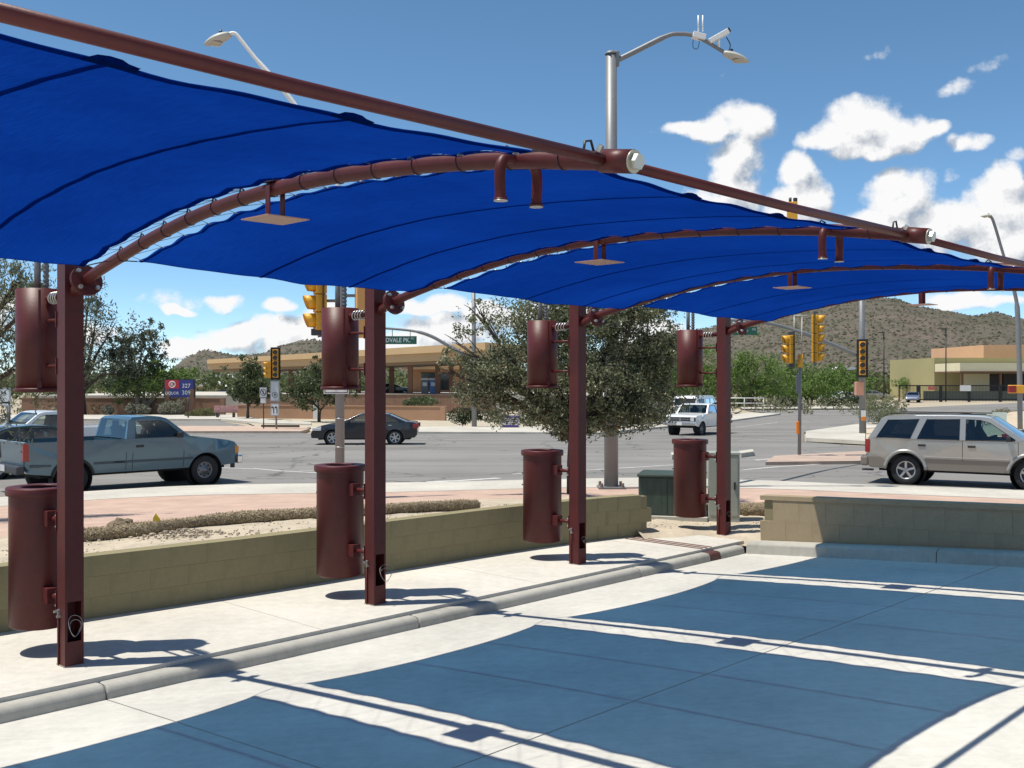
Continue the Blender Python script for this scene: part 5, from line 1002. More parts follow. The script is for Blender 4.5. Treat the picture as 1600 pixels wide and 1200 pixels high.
q = MB(); q.box((0, 0, 0.56), (0.50, 0.44, 1.12)); q.build('cabinet', GREY, p, bevel=0.015); q = MB(); q.box((0, 0, 1.135), (0.52, 0.46, 0.03)); q.build('roof', GREY, p); q = MB(); q.box((0.0, -0.224, 0.6), (0.43, 0.008, 0.92)); dr = q.build('door', GREY, p); q = MB(); q.box((0.17, -0.24, 0.62), (0.03, 0.03, 0.12)); q.build('handle', DARKM, dr)
# straw wattle: core tube wrapped in loose straw
def wattle(pts, r, label, nstraw, seed):
    rnd = random.Random(seed); path = catmull([Vector((x, y, gz(x, y) + r * 0.75)) for x, y in pts], 14); rad = [r * (0.9 + 0.22 * noise.noise(p_ * 1.7)) for p_ in path]
    q = MB(); q.tube(path, rad, 14); core = q.build('straw_wattle', STRAWD); tag(core, label, 'wattle')
    q = MB(); n_ = len(path) - 1
    for _ in range(nstraw):
        i = rnd.randrange(n_); p_ = path[i].lerp(path[i + 1], rnd.random()); t_ = (path[i + 1] - path[i]).normalized(); sd_ = t_.cross(Vector((0, 0, 1))).normalized(); up = sd_.cross(t_); a = rnd.uniform(-0.6, math.pi + 0.6)
        nrm = sd_ * math.cos(a) + up * math.sin(a); c_ = p_ + nrm * (rad[i] * rnd.uniform(0.92, 1.12)); d_ = (t_ * rnd.uniform(-1, 1) + nrm * rnd.uniform(-0.1, 0.45) + nrm.cross(t_) * rnd.uniform(-1, 1)).normalized() * rnd.uniform(0.02, 0.07); w_ = d_.cross(nrm).normalized() * 0.0028
        q.add([c_ - d_ * 0.5 - w_, c_ - d_ * 0.5 + w_, c_ + d_ * 0.5 + w_, c_ + d_ * 0.5 - w_], [(0, 1, 2, 3)])
    o = q.build('straw', STRAW, core, recalc=False); o['kind'] = 'stuff'
def wp_(x, y): h_ = hit(x, y); return (h_.x, h_.y)
wattle([wp_(60, 852), wp_(125, 846), wp_(200, 840), wp_(240, 836), wp_(275, 830), wp_(330, 822), wp_(400, 816), wp_(500, 810), wp_(600, 804), wp_(690, 799), wp_(745, 797)], 0.085, 'long straw erosion roll lying along the top of the retaining wall', 15000, 3)
wattle([(3.3, 17.55), (3.8, 17.45), (4.2, 17.35), (4.7, 17.3)], 0.12, 'short straw roll between the grey cabinet and the end wall', 4000, 5)
h_ = hit(189, 838); q = MB(); rnd = random.Random(2)
me = bpy.data.meshes.new('c'); bm = bmesh.new(); bmesh.ops.create_icosphere(bm, subdivisions=3, radius=1.0)
for v_ in bm.verts: v_.co *= 1 + 0.35 * noise.noise(v_.co * 2.2) + 0.15 * noise.noise(v_.co * 7); v_.co = Vector((v_.co.x * 0.16, v_.co.y * 0.12, v_.co.z * 0.10 + 0.05))
bm.to_mesh(me); bm.free(); me.materials.append(STRAWD)
o = bpy.data.objects.new('straw_clump', me); COL.objects.link(o); o.location = h_ + Vector((0, 0, 0.05)); tag(o, 'torn dark clump at the broken end of the straw roll', 'straw clump')
h_ = hit(249, 834); q = MB(); q.add([(-0.05, 0, 0), (0.04, 0.01, 0), (0.055, 0, 0.11), (0.0, -0.015, 0.20), (-0.045, 0.0, 0.13)], [(0, 1, 2, 3, 4)]); q.add([(-0.05, 0.02, 0), (0.06, 0.03, 0), (0.02, 0.02, 0.15)], [(0, 1, 2)]); o = q.build('plastic_scrap', mat('yellow_plastic', (0.75, 0.52, 0.03), 0.5, var=0.2, vscale=20)); sl = o.modifiers.new('s', 'SOLIDIFY'); sl.thickness = 0.004; o.location = h_ + Vector((0, -0.10, 0.10)); o.scale = (0.8, 0.8, 0.75); tag(o, 'yellow plastic scrap stuck upright in the straw roll', 'plastic scrap')
q = MB(); rnd = random.Random(12); hc = hit(290, 838)
for _ in range(260):
    a, r_ = rnd.uniform(0, 6.28), abs(rnd.gauss(0, 0.24)); x, y = hc.x + r_ * 1.6 * math.cos(a), hc.y + r_ * 0.8 * math.sin(a); s_ = rnd.uniform(0.008, 0.035); q.box((x, y, gz(x, y) + s_ * 0.3 + max(0, 0.07 - 0.2 * r_)), (s_, s_ * rnd.uniform(0.6, 1), s_ * 0.8), Matrix.Rotation(rnd.uniform(0, 3), 3, 'Z') @ Matrix.Rotation(rnd.uniform(-0.5, 0.5), 3, 'X'))
o = q.build('dirt_clods', DIRT); tag(o, 'crumbled pile of dirt clods in front of the straw roll', 'dirt', kind='stuff')
q = MB()
for _ in range(1500):
    x = rnd.uniform(-9, 5); y = wally(x) + rnd.uniform(0.05, 1.6); s_ = rnd.uniform(0.006, 0.022); q.box((x, y, gz(x, y) + 0.008), (s_, s_ * 0.8, s_ * 0.7), rnd.uniform(0, 3))
tag(q.build('pebbles', GRAVEL), 'small pebbles scattered on the dirt strip behind the wall', 'pebbles', kind='stuff')
# ================================================================ BUILDINGS AND WALLS BEYOND THE STREET
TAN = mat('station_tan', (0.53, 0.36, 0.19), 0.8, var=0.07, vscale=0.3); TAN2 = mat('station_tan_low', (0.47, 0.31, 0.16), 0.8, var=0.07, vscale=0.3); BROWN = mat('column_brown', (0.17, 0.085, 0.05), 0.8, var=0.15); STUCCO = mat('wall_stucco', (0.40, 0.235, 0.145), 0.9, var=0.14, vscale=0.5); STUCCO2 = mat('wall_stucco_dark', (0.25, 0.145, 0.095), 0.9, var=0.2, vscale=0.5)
DBRICK = brick_mat('dark_brick', (0.22, 0.125, 0.085), (0.27, 0.16, 0.11), (0.17, 0.11, 0.08), 1.6)
p = thing('filling_station_canopy', 'long tan filling station canopy on brown columns behind the walls', 'canopy', (-16, 112, 0.9), 0)
Lp = at(328, 562, 128); Rp = at(762, 535, 104); Bk = Vector((4.5, 9.5, 0)); O_ = Vector((-16, 112, 0.9))
def fascia(dz0a, dz1a, dz0b, dz1b, out, name, m):
    dv = (Rp - Lp); n_ = Vector((dv.y, -dv.x, 0)).normalized() * out; q = MB()
    pts = [Lp + n_, Rp + n_, Rp + Bk, Lp + Bk]; zz = [(dz0a, dz1a), (dz0b, dz1b), (dz0b, dz1b), (dz0a, dz1a)]
    q.add([tuple(a + Vector((0, 0, z[0])) - O_) for a, z in zip(pts, zz)] + [tuple(a + Vector((0, 0, z[1])) - O_) for a, z in zip(pts, zz)], [(0, 1, 2, 3), (7, 6, 5, 4), (0, 4, 5, 1), (1, 5, 6, 2), (2, 6, 7, 3), (3, 7, 4, 0)]); return q.build(name, m, p)
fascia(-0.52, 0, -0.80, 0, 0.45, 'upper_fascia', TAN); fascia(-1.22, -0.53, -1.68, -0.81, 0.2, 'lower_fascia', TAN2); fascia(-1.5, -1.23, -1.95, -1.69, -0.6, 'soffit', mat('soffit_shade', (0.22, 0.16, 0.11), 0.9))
for x, Y in ((641, 112), (684, 112), (722, 110), (612, 118), (560, 120), (455, 124), (705, 122)):
    c_ = at(x, 600, Y); q = MB(); q.box((c_.x - O_.x, c_.y - O_.y, 2.0), (0.55, 0.55, 4.0)); q.build('column', BROWN, p)
q = MB(); q.box((-16, 118, 0.02), (62, 34, 1.6), 0.0); o = q.build('station_pad', FARC); o['kind'] = 'structure'; o.location.z = 0.05
p = thing('station_store', 'small tan store with flat roof under the filling station canopy', 'store', (-9, 132, 0.85), 0); SB = Vector((-9, 132, 0.85))
q = MB(); q.box((2.2, 0, 1.6), (11.5, 7, 3.2)); q.build('wall', STUCCO, p); q = MB(); q.box((2.2, -0.3, 3.45), (13.2, 9, 0.55)); rf = q.build('roof', TAN, p); q = MB(); q.box((2.2, -0.7, 3.02), (13.6, 9.4, 0.28)); q.build('eave', TAN2, rf)
for x in (-1.5, 0.7, 4.4, 6.4): q = MB(); q.box((x, -3.52, 1.35), (1.7, 0.06, 2.1)); w_ = q.build('window', mat('store_glass', (0.03, 0.035, 0.04), 0.1), p); q = MB(); q.box((x, -3.56, 2.43), (1.9, 0.05, 0.1)); q.build('window_frame', DARKM, w_)
for k, (x, c, lab) in enumerate(((664, (0.10, 0.11, 0.13), 'dark fuel pump under the filling station canopy, left of the blue one'), (677, (0.05, 0.14, 0.36), 'blue fuel pump under the filling station canopy, by a column'))):
    b_ = at(x, 610, 113); t_ = thing('fuel_pump', lab, 'fuel pump', (b_.x, b_.y, 0.87), 0); q = MB(); q.box((0, 0, 0.75), (0.75, 0.5, 1.5)); q.build('cabinet', mat('pump%d' % k, c, 0.4), t_, bevel=0.03); q = MB(); q.box((0, -0.26, 1.05), (0.5, 0.03, 0.4)); q.build('display', mat('pump_display', (0.5, 0.55, 0.6), 0.3), t_); q = MB(); q.box((0, 0, 1.62), (0.85, 0.55, 0.22)); q.build('top_sign', mat('pump_top%d' % k, (0.45, 0.45, 0.45), 0.5), t_)
def wallrun(name, label, pts, Y0, Y1, zt, m, capm=None, th=0.25):
    a = at(pts[0], 600, Y0); b_ = at(pts[1], 600, Y1); t_ = thing(name, label, 'wall', (a.x, a.y, -0.8), math.atan2(b_.y - a.y, b_.x - a.x)); l_ = (Vector((b_.x, b_.y, 0)) - Vector((a.x, a.y, 0))).length
    q = MB(); q.box((l_ / 2, 0, (zt + 0.8) / 2), (l_, th, zt + 0.8)); q.build('wall_body', m, t_); q = MB(); q.box((l_ / 2, 0, zt + 0.84), (l_ + 0.06, th + 0.08, 0.09)); q.build('wall_cap', capm or m, t_)
    q = MB(); q.box((l_ - 0.2, -th / 2 - 0.05, (zt + 0.8) / 2), (0.4, 0.12, zt + 0.86)); q.build('end_pier', m, t_); return t_
wallrun('stucco_wall', 'low smooth brown stucco wall along the far street', (372, 697), 84, 78.5, 0.27, STUCCO)
wallrun('brick_wall', 'dark brick retaining wall below the filling station', (395, 775), 100, 95, 0.95, DBRICK)
wallrun('stucco_wall', 'long dark brown wall behind the sage bushes at the left', (35, 352), 95, 92, 0.66, STUCCO2)
p_ = at(281, 607, 90); p = thing('price_sign', 'blue and red filling station price sign on two brown posts', 'sign', (p_.x, p_.y, -0.78), 0); z0 = p_.z + 0.78; NAVY = mat('sign_navy', (0.025, 0.03, 0.20), 0.4); RED = mat('sign_red', (0.42, 0.02, 0.03), 0.4)
for x in (-1.02, 1.1): q = MB(); q.box((x, 0.0, z0 / 2 - 0.2), (0.38, 0.4, z0 + 0.3)); q.build('post', BROWN, p)
q = MB(); q.box((0, 0, z0), (2.66, 0.36, 1.62)); cab_ = q.build('sign_cabinet', INK, p); q = MB(); q.box((0, -0.185, z0), (2.50, 0.02, 1.50)); fc = q.build('sign_face', NAVY, p); q = MB(); q.box((-0.62, -0.20, z0 + 0.37), (1.22, 0.02, 0.76)); q.build('red_panel', RED, p)
q = MB(); q.tube([(-0.60 + 0.27 * math.cos(a), -0.215, z0 + 0.36 + 0.27 * math.sin(a)) for a in [2 * math.pi * k / 24 for k in range(24)]], 0.035, 6, closed=True); q.build('ring', WSIGN, p)
text('K', 0.46, 'lettering', WSIGN, p, (-0.60, -0.215, z0 + 0.36), (R(90), 0, 0), bold=0.01); text('LIQUOR', 0.36, 'lettering', WSIGN, p, (-0.62, -0.20, z0 - 0.42), (R(90), 0, 0), bold=0.004, sx=0.88); text('327', 0.50, 'lettering', WSIGN, p, (0.62, -0.20, z0 + 0.22), (R(90), 0, 0)); text('309', 0.52, 'lettering', mat('price_green', (0.55, 0.66, 0.55), 0.5), p, (0.62, -0.20, z0 - 0.38), (R(90), 0, 0))
p_ = onroad(294, 655); q = MB(); q.tube([(p_.x, p_.y, -0.8), (p_.x, p_.y, 1.0)], 0.06, 6); tag(q.build('thin_post', DARKM), 'thin dark post standing in front of the price sign', 'post')
p_ = at(353, 648, 83); p = thing('bus_bench', 'red and white bus stop bench on the far pavement', 'bench', (p_.x, p_.y, -0.65), R(2)); RB = mat('bench_red', (0.45, 0.10, 0.09), 0.5, var=0.5, vscale=6, col2=(0.62, 0.45, 0.42))
q = MB(); q.box((0, 0.1, 0.68), (1.95, 0.06, 0.52)); q.build('backrest', RB, p); q = MB(); q.box((0, -0.15, 0.40), (1.9, 0.4, 0.07)); q.build('seat', mat('bench_seat', (0.20, 0.13, 0.10), 0.7), p)
for x in (-0.65, 0.65): q = MB(); q.box((x, -0.08, 0.19), (0.14, 0.42, 0.40)); q.build('leg', DARKM, p)
p_ = onroad(493, 656); q = MB(); q.box((0, 0, 0.65), (0.34, 0.2, 1.3)); q.box((0, 0, 1.36), (0.22, 0.16, 0.12)); o = q.build('utility_marker', WSIGN, bevel=0.02); o.location = (p_.x, p_.y, -0.7); tag(o, 'white utility pedestal beside a tree trunk on the far side', 'pedestal')
# right hand school building
OL = mat('school_olive', (0.35, 0.31, 0.15), 0.85, var=0.1, vscale=0.2); ORG = mat('school_orange', (0.60, 0.36, 0.21), 0.85, var=0.08, vscale=0.2); CRM = mat('school_cream', (0.66, 0.61, 0.41), 0.8, var=0.06, vscale=0.3)
p = thing('school_building', 'olive and orange block building with cream entrance canopy at the right', 'building', (88, 172, -0.8), 0); X_ = lambda x, Y: (x - 800) / FPX * Y - 88; Z_ = lambda y, Y: CAMZ - (y - HORY) / FPX * Y + 0.8
def bb(name, m, x0, x1, y0, y1, Y, dep, par=None):
    q = MB(); za, zb = (Z_(y1, Y), Z_(y0, Y)); q.box(((X_(x0, Y) + X_(x1, Y)) / 2, Y - 172 + dep / 2, (za + zb) / 2), (X_(x1, Y) - X_(x0, Y), dep, zb - za)); return q.build(name, m, par or p)
bb('wall', OL, 1460, 1640, 559, 625.5, 170, 20); bb('upper_block', ORG, 1537, 1720, 539, 625, 176, 22); rf = bb('canopy_roof', CRM, 1500, 1720, 567, 580, 160, 9.5); bb('canopy_edge', BROWN, 1499.5, 1720, 580.2, 582.2, 159.7, 9.8, rf)
bb('entrance_wall', CRM, 1505, 1546, 584, 626, 166, 1.0); bb('dark_doorway', mat('doorway_dark', (0.03, 0.02, 0.022), 0.5), 1546, 1562, 584, 626, 167, 0.6); bb('dark_doorway', mat('doorway_dark', (0.03, 0.02, 0.022), 0.5), 1568, 1640, 584, 626, 167, 0.6); bb('vent', DARKM, 1581, 1604, 560.5, 566, 175.6, 0.6)
for x in (1503, 1563, 1620): bb('canopy_column', BROWN, x, x + 2.6, 582.3, 626, 160.5, 0.4)
p = thing('security_fence', 'tall black steel fence and gate before the school building', 'fence', (76, 150, -0.8), 0); Xf = lambda x: (x - 800) / FPX * 150 - 76; Zf = lambda y: CAMZ - (y - HORY) / FPX * 150 + 0.8
for x, w in ((1435, 5), (1470, 4), (1514, 3), (1563, 3.5), (1605, 3), (1405, 1.2), (1650, 3)): q = MB(); q.box((Xf(x), 0, Zf(602) / 2), (w * 0.094, 0.3, Zf(602))); q.build('fence_post', BPL, p)
for (x0, x1, y) in ((1404, 1660, 602.5), (1435, 1660, 624.5)): q = MB(); q.box(((Xf(x0) + Xf(x1)) / 2, 0, Zf(y)), (Xf(x1) - Xf(x0), 0.12, 0.16)); q.build('rail', BPL, p)
SCR = mat('screen_grey', (0.15, 0.17, 0.14), 0.8, var=0.1)
for (x0, x1) in ((1443, 1468), (1473, 1512), (1516, 1561), (1566, 1603)): q = MB(); q.box(((Xf(x0) + Xf(x1)) / 2, 0.08, (Zf(611) + Zf(626)) / 2), (Xf(x1) - Xf(x0), 0.05, Zf(611) - Zf(626))); q.build('screen_panel', SCR, p)
q = MB()
for k in range(110): q.box((Xf(1405) + k * 0.21, -0.02, Zf(602.5) / 2), (0.03, 0.03, Zf(602.5)))
o = q.build('pickets', BPL, p); o['kind'] = 'stuff'
q = MB(); q.box((0, 0, 0), (1.6, 0.05, 0.85)); o = q.build('fence_notice', WSIGN); o.location = at(1508.5, 606.5, 149.7); tag(o, 'small white notice board hung on the black fence', 'notice')
q = MB(); q.box((0, 0, 0), (1.0, 0.05, 0.5)); o = q.build('red_banner', mat('banner_red', (0.5, 0.12, 0.10), 0.6)); o.location = at(1455, 606.5, 149.7); tag(o, 'little red banner tied to the black fence', 'banner')
for (x, y, w, Y, lab) in ((297, 600, 9, 230, 'low white roofed house far off right of the price sign'), (309, 604, 12, 215, 'long white roofed house far off right of the price sign, the nearer one'), (352, 590, 6, 320, 'tiny white roofed house among the far green trees'), (1317, 578, 7, 380, 'tiny tan gabled house at the foot of the right hill')):
    b_ = at(x, y, Y); t_ = thing('far_house', lab, 'house', (b_.x, b_.y, -0.9), 0, 'small houses far off'); zz = b_.z + 0.9
    q = MB(); q.box((0, 0, zz / 2), (w, 8, zz)); q.build('wall', mat('house_wall', (0.40, 0.34, 0.27), 0.9), t_); q = MB(); q.prism([(-w / 2 - 0.5, zz), (w / 2 + 0.5, zz), (w / 2 - 1.5, zz + 1.1), (-w / 2 + 1.5, zz + 1.1)], -5, 5); q.build('roof', mat('house_roof', (0.72, 0.70, 0.66), 0.6), t_)

# ================================================================ HILLS
HXs = [-900, -600, -200, 100, 200, 262, 290, 320, 340, 375, 410, 440, 470, 492, 515, 545, 600, 700, 800, 880, 960, 1030, 1090, 1150, 1230, 1300, 1345, 1400, 1430, 1480, 1520, 1555, 1600, 1700, 1900, 2300]
HYs = [585, 565, 572, 590, 592, 584, 562, 549, 551, 556, 552, 540, 533, 531, 538, 552, 568, 585, 588, 570, 545, 525, 518, 506, 486, 472, 468, 470, 481, 490, 497, 489, 500, 520, 560, 585]
def hillz(px, Y):
    ry = 700.0; hz = (HORY - lerp(HXs, HYs, px)) / FPX * ry + 3.0; X = (px - 800) / FPX * Y
    u_ = (Y - 300) / (ry - 300)
    f_ = (3 * u_ * u_ - 2 * u_ ** 3) if u_ < 1 else max(0, 1 - 0.5 * (u_ - 1) ** 1.2)
    f_ = f_ * 0.8 + 0.2 * max(0, min(u_, 1))
    n1 = noise.fractal(Vector((X / 90, Y / 90, 0.3)), 1.0, 2.1, 5); n2 = noise.fractal(Vector((X / 22, Y / 22, 4.3)), 1.0, 2.1, 4)
    return -0.9 + max(0, hz) * f_ + (n1 * 3.2 + n2 * 1.1) * min(1, max(0, u_) * 1.4) * min(1, hz / 15) * (0.55 if abs(u_ - 1) < 0.12 else 1)
NX, NYr = 420, 60; q = MB(); vs = []
for i in range(NX + 1):
    px = -900 + 3200 * i / NX
    for j in range(NYr + 1): Y = 300 + 700 * (j / NYr); vs.append(((px - 800) / FPX * Y, Y, hillz(px, Y)))
q.add(vs, [(i * (NYr + 1) + j, (i + 1) * (NYr + 1) + j, (i + 1) * (NYr + 1) + j + 1, i * (NYr + 1) + j + 1) for i in range(NX) for j in range(NYr)], True)
HILL = mat('hill_earth', (0.245, 0.195, 0.135), 0.95); t_ = HILL.node_tree; b_ = t_.nodes['Principled BSDF']; vec = N(t_, 'ShaderNodeNewGeometry').outputs['Position']
cr = N(t_, 'ShaderNodeValToRGB'); e_ = cr.color_ramp.elements; e_[0].position = 0.35; e_[0].color = (0.062, 0.066, 0.038, 1); e_[1].position = 0.62; e_[1].color = (0.155, 0.116, 0.090, 1); em = e_.new(0.5); em.color = (0.100, 0.084, 0.060, 1)
L(t_, M(t_, 'ADD', M(t_, 'MULTIPLY', fbm(t_, vec, 0.02, 5, 0.6), 0.45), M(t_, 'MULTIPLY', fbm(t_, vec, 0.22, 5, 0.7), 0.55)), cr.inputs[0]); L(t_, cr.outputs[0], b_.inputs['Base Color'])
bn = N(t_, 'ShaderNodeBump'); bn.inputs['Strength'].default_value = 1.0; bn.inputs['Distance'].default_value = 2.0; L(t_, fbm(t_, vec, 0.12, 6, 0.7), bn.inputs['Height']); L(t_, bn.outputs[0], b_.inputs['Normal'])
struct(q.build('hills', HILL))
rnd = random.Random(77); q = MB()
for _ in range(15000):
    px = rnd.uniform(800, 1750) if rnd.random() < 0.72 else rnd.uniform(150, 720); Y = rnd.uniform(315, 720); z = hillz(px, Y)
    if z < 0: continue
    c_ = Vector(((px - 800) / FPX * Y, Y, z)); r_ = rnd.uniform(0.3, 0.95) * (1.25 if rnd.random() < 0.15 else 1); k = 5; a0 = rnd.uniform(0, 6); ring = [c_ + Vector((r_ * rnd.uniform(0.7, 1.2) * math.cos(a0 + 6.283 * i / k), r_ * rnd.uniform(0.7, 1.2) * math.sin(a0 + 6.283 * i / k), r_ * rnd.uniform(0.1, 0.6))) for i in range(k)]
    q.add(ring + [c_ + Vector((rnd.uniform(-.3, .3), rnd.uniform(-.3, .3), r_ * rnd.uniform(0.9, 1.4)))], [(i, (i + 1) % k, k) for i in range(k)])
tag(q.build('hill_scrub', mat('hill_scrub_green', (0.052, 0.058, 0.030), 0.9, island=0.9, col2=(0.092, 0.082, 0.052)), recalc=False), 'desert scrub dotted over the far hillsides', 'scrub', kind='stuff')

# ================================================================ VEGETATION
def leafmat(name, c1, c2, rough=0.5, trans=0.3):
    m = bpy.data.materials.new(name); m.use_nodes = True; t = m.node_tree; b = t.nodes['Principled BSDF']; b.inputs['Roughness'].default_value = rough; b.inputs['Specular IOR Level'].default_value = 0.4
    g_ = N(t, 'ShaderNodeNewGeometry'); cr = N(t, 'ShaderNodeValToRGB'); cr.color_ramp.elements[0].color = (*c1, 1); cr.color_ramp.elements[1].color = (*c2, 1); L(t, g_.outputs['Random Per Island'], cr.inputs[0]); L(t, cr.outputs[0], b.inputs['Base Color'])
    tl = N(t, 'ShaderNodeBsdfTranslucent'); L(t, cr.outputs[0], tl.inputs[0]); mx_ = N(t, 'ShaderNodeMixShader'); mx_.inputs[0].default_value = trans; L(t, b.outputs[0], mx_.inputs[1]); L(t, tl.outputs[0], mx_.inputs[2]); L(t, mx_.outputs[0], t.nodes['Material Output'].inputs[0]); return m
BARK = mat('bark', (0.085, 0.065, 0.05), 0.95, var=0.35, vscale=12, bump=0.8, bscale=40); BARKP = mat('bark_pale', (0.26, 0.22, 0.17), 0.95, var=0.3, vscale=10)
def leaves(q, rnd, c, r, n, l, w, droop=0.0, clump=0.0):
    subs = [Vector((rnd.gauss(0, 0.5), rnd.gauss(0, 0.5), rnd.gauss(0, 0.5))) for _ in range(max(1, int(n / 60)))] if clump else None
    for _ in range(n):
        if subs and rnd.random() < clump:
            s_ = rnd.choice(subs); d = s_ + Vector((rnd.gauss(0, 0.11), rnd.gauss(0, 0.11), rnd.gauss(0, 0.11)))
        else:
            while True:
                d = Vector((rnd.uniform(-1, 1), rnd.uniform(-1, 1), rnd.uniform(-1, 1)))
                if 0.15 < d.length < 1: break
        p_ = c + Vector((d.x * r[0], d.y * r[1], d.z * r[2]))
        a = Vector((rnd.gauss(0, 1), rnd.gauss(0, 1), rnd.gauss(0, 1) - droop)).normalized(); b_ = a.cross(Vector((rnd.gauss(0, 1), rnd.gauss(0, 1), rnd.gauss(0, 1)))).normalized(); ll = l * rnd.uniform(0.6, 1.3); ww = w * rnd.uniform(0.7, 1.3)
        q.add([p_ - a * ll / 2, p_ + b_ * ww / 2, p_ + a * ll / 2, p_ - b_ * ww / 2], [(0, 1, 2, 3)])
def tree(name, label, base, blobs, Y, m, l, w, n, trunk_r=0.15, bark=None, seed=1, fork=0.35, droop=0.0, cat='tree', group=None, clump=0.6, stems=1, dy=0.8, limbs=True):
    rnd = random.Random(seed); t = thing(name, label, cat, base, 0, group); bark = bark or BARK; B = []
    for b_ in blobs:
        x, y, rx, ry = b_[:4]; c = at(x, y, Y + (b_[5] if len(b_) > 5 else rnd.uniform(-0.3, 0.3) * rx / FPX * Y)) - Vector(base); B.append((c, (rx / FPX * Y, dy * rx / FPX * Y, ry / FPX * Y), b_[4] if len(b_) > 4 else 1.0))
    vol = sum((r[0] * r[2]) ** 1.0 * k for c, r, k in B); q = MB()
    for c, r, k in B: leaves(q, rnd, c, r, int(n * r[0] * r[2] * k / vol), l, w, droop, clump)
    q.build('crown', m, t, recalc=False)
    if limbs:
        cen = sum((c for c, r, k in B), Vector()) / len(B); zf = max(0.3, cen.z * fork); q = MB()
        for s_ in range(stems):
            off = Vector((rnd.uniform(-1, 1), rnd.uniform(-1, 1), 0)) * trunk_r * (1.2 if stems > 1 else 0.0); f_ = Vector((cen.x * 0.25, cen.y * 0.25, zf)) + off * 2.0
            q.tube(catmull([off, off + (f_ - off) * 0.5 + Vector((rnd.uniform(-1, 1) * trunk_r * 0.6, 0, 0)), f_], 4), [trunk_r * (1.25 - 0.06 * k) / (1 if stems == 1 else 1.5) for k in range(9)], 10); tk_ = f_
            for k, (c, r, _) in enumerate(B):
                if k % stems != s_: continue
                mid_ = tk_ + (c - tk_) * 0.5 + Vector((rnd.uniform(-.2, .2) * r[0], rnd.uniform(-.2, .2) * r[0], rnd.uniform(0, .25) * r[2])); pts = catmull([tk_ - Vector((0, 0, trunk_r)), mid_, c], 4); r0 = trunk_r * 0.62; q.tube(pts, [r0 * (1 - 0.8 * j / (len(pts) - 1)) for j in range(len(pts))], 7)
                for _ in range(5):
                    e_ = c + Vector((rnd.uniform(-.8, .8) * r[0], rnd.uniform(-.8, .8) * r[1], rnd.uniform(-.6, .8) * r[2])); q.tube([mid_.lerp(c, rnd.uniform(0.3, 1)), (c + e_) / 2 + Vector((0, 0, 0.05 * r[2])), e_], [r0 * 0.22, r0 * 0.14, r0 * 0.05], 5, caps=False)
        q.build('trunk', bark, t)
    return t
OLIVE = leafmat('olive_leaf', (0.062, 0.078, 0.036), (0.27, 0.29, 0.175), 0.36, 0.34); EUC = leafmat('eucalyptus_leaf', (0.05, 0.062, 0.040), (0.17, 0.185, 0.125), 0.5, 0.25); MESQ = leafmat('mesquite_leaf', (0.075, 0.135, 0.027), (0.18, 0.27, 0.065), 0.6, 0.35); DARKL = leafmat('dark_leaf', (0.042, 0.062, 0.026), (0.13, 0.16, 0.07), 0.5, 0.25); SAGE = leafmat('sage_leaf', (0.15, 0.15, 0.11), (0.30, 0.29, 0.22), 0.8, 0.15); HEDGE = leafmat('hedge_leaf', (0.022, 0.035, 0.014), (0.06, 0.085, 0.03), 0.5, 0.2)
bs = at(889, 787, 20.0); bs.z = gz(bs.x, bs.y) - 0.05
tree('olive_tree', 'large dark olive tree in the middle, behind the third post', bs, [(785, 598, 60, 50, 0.9), (752, 572, 48, 30, 0.5), (835, 540, 70, 50), (880, 495, 85, 44), (960, 512, 88, 46), (1008, 572, 50, 62), (905, 590, 95, 50), (1000, 632, 52, 38), (730, 612, 34, 26, 0.5), (1042, 560, 26, 48, 0.7), (860, 642, 60, 28, 0.9), (950, 648, 60, 24, 0.9), (720, 540, 34, 34, 0.16), (745, 490, 40, 30, 0.14), (890, 440, 110, 40, 0.7), (1000, 470, 66, 36, 0.8), (700, 580, 22, 16, 0.2), (905, 678, 46, 16, 0.8), (900, 652, 70, 26, 0.9)], 20.0, OLIVE, 0.078, 0.030, 66000, 0.13, seed=11, fork=0.50, clump=0.82, stems=2, droop=0.2)
bs = Vector((-10.2, 16.5, 0)); bs.z = gz(-10.2, 16.5) - 0.05
tree('willow_tree', 'narrow leaved tree hanging in from the left edge behind the first post', bs, [(-60, 470, 120, 80), (0, 520, 45, 70, 0.6), (25, 440, 50, 40, 0.7), (-25, 600, 45, 60, 0.8), (75, 450, 38, 45, 0.25), (60, 560, 30, 80, 0.16), (-80, 600, 90, 80), (-60, 380, 90, 60, 0.8)], 16.5, OLIVE, 0.10, 0.020, 15000, 0.14, seed=21, droop=1.2, clump=0.65)
def far(name, label, bx, by, blobs, m, n, l, w, tr, seed, **kw):
    b_ = onroad(bx, by); return tree(name, label, (b_.x, b_.y, -0.8 if b_.y > 58 else b_.z), blobs, b_.y, m, l, w, n, tr, seed=seed, **kw)
far('eucalyptus_tree', 'big dark eucalyptus at the left just right of the first post', 128, 649, [(150, 500, 38, 46), (165, 560, 48, 50), (138, 472, 28, 30, 0.8), (190, 585, 40, 32), (118, 555, 40, 70), (95, 610, 40, 40), (75, 540, 40, 60), (172, 520, 18, 24, 0.7), (60, 480, 45, 40)], EUC, 9000, 0.36, 0.11, 0.35, 31, fork=0.4)
far('eucalyptus_tree', 'airy eucalyptus with gaps of sky, right of the big dark one', 215, 648, [(226, 522, 20, 22, 0.6), (243, 535, 18, 22, 0.6), (207, 545, 22, 26, 0.7), (250, 562, 14, 14, 0.6), (226, 570, 26, 20, 0.8), (198, 525, 14, 24, 0.5), (185, 560, 22, 28, 0.8)], EUC, 4200, 0.38, 0.12, 0.2, 32, bark=BARKP, fork=0.5)
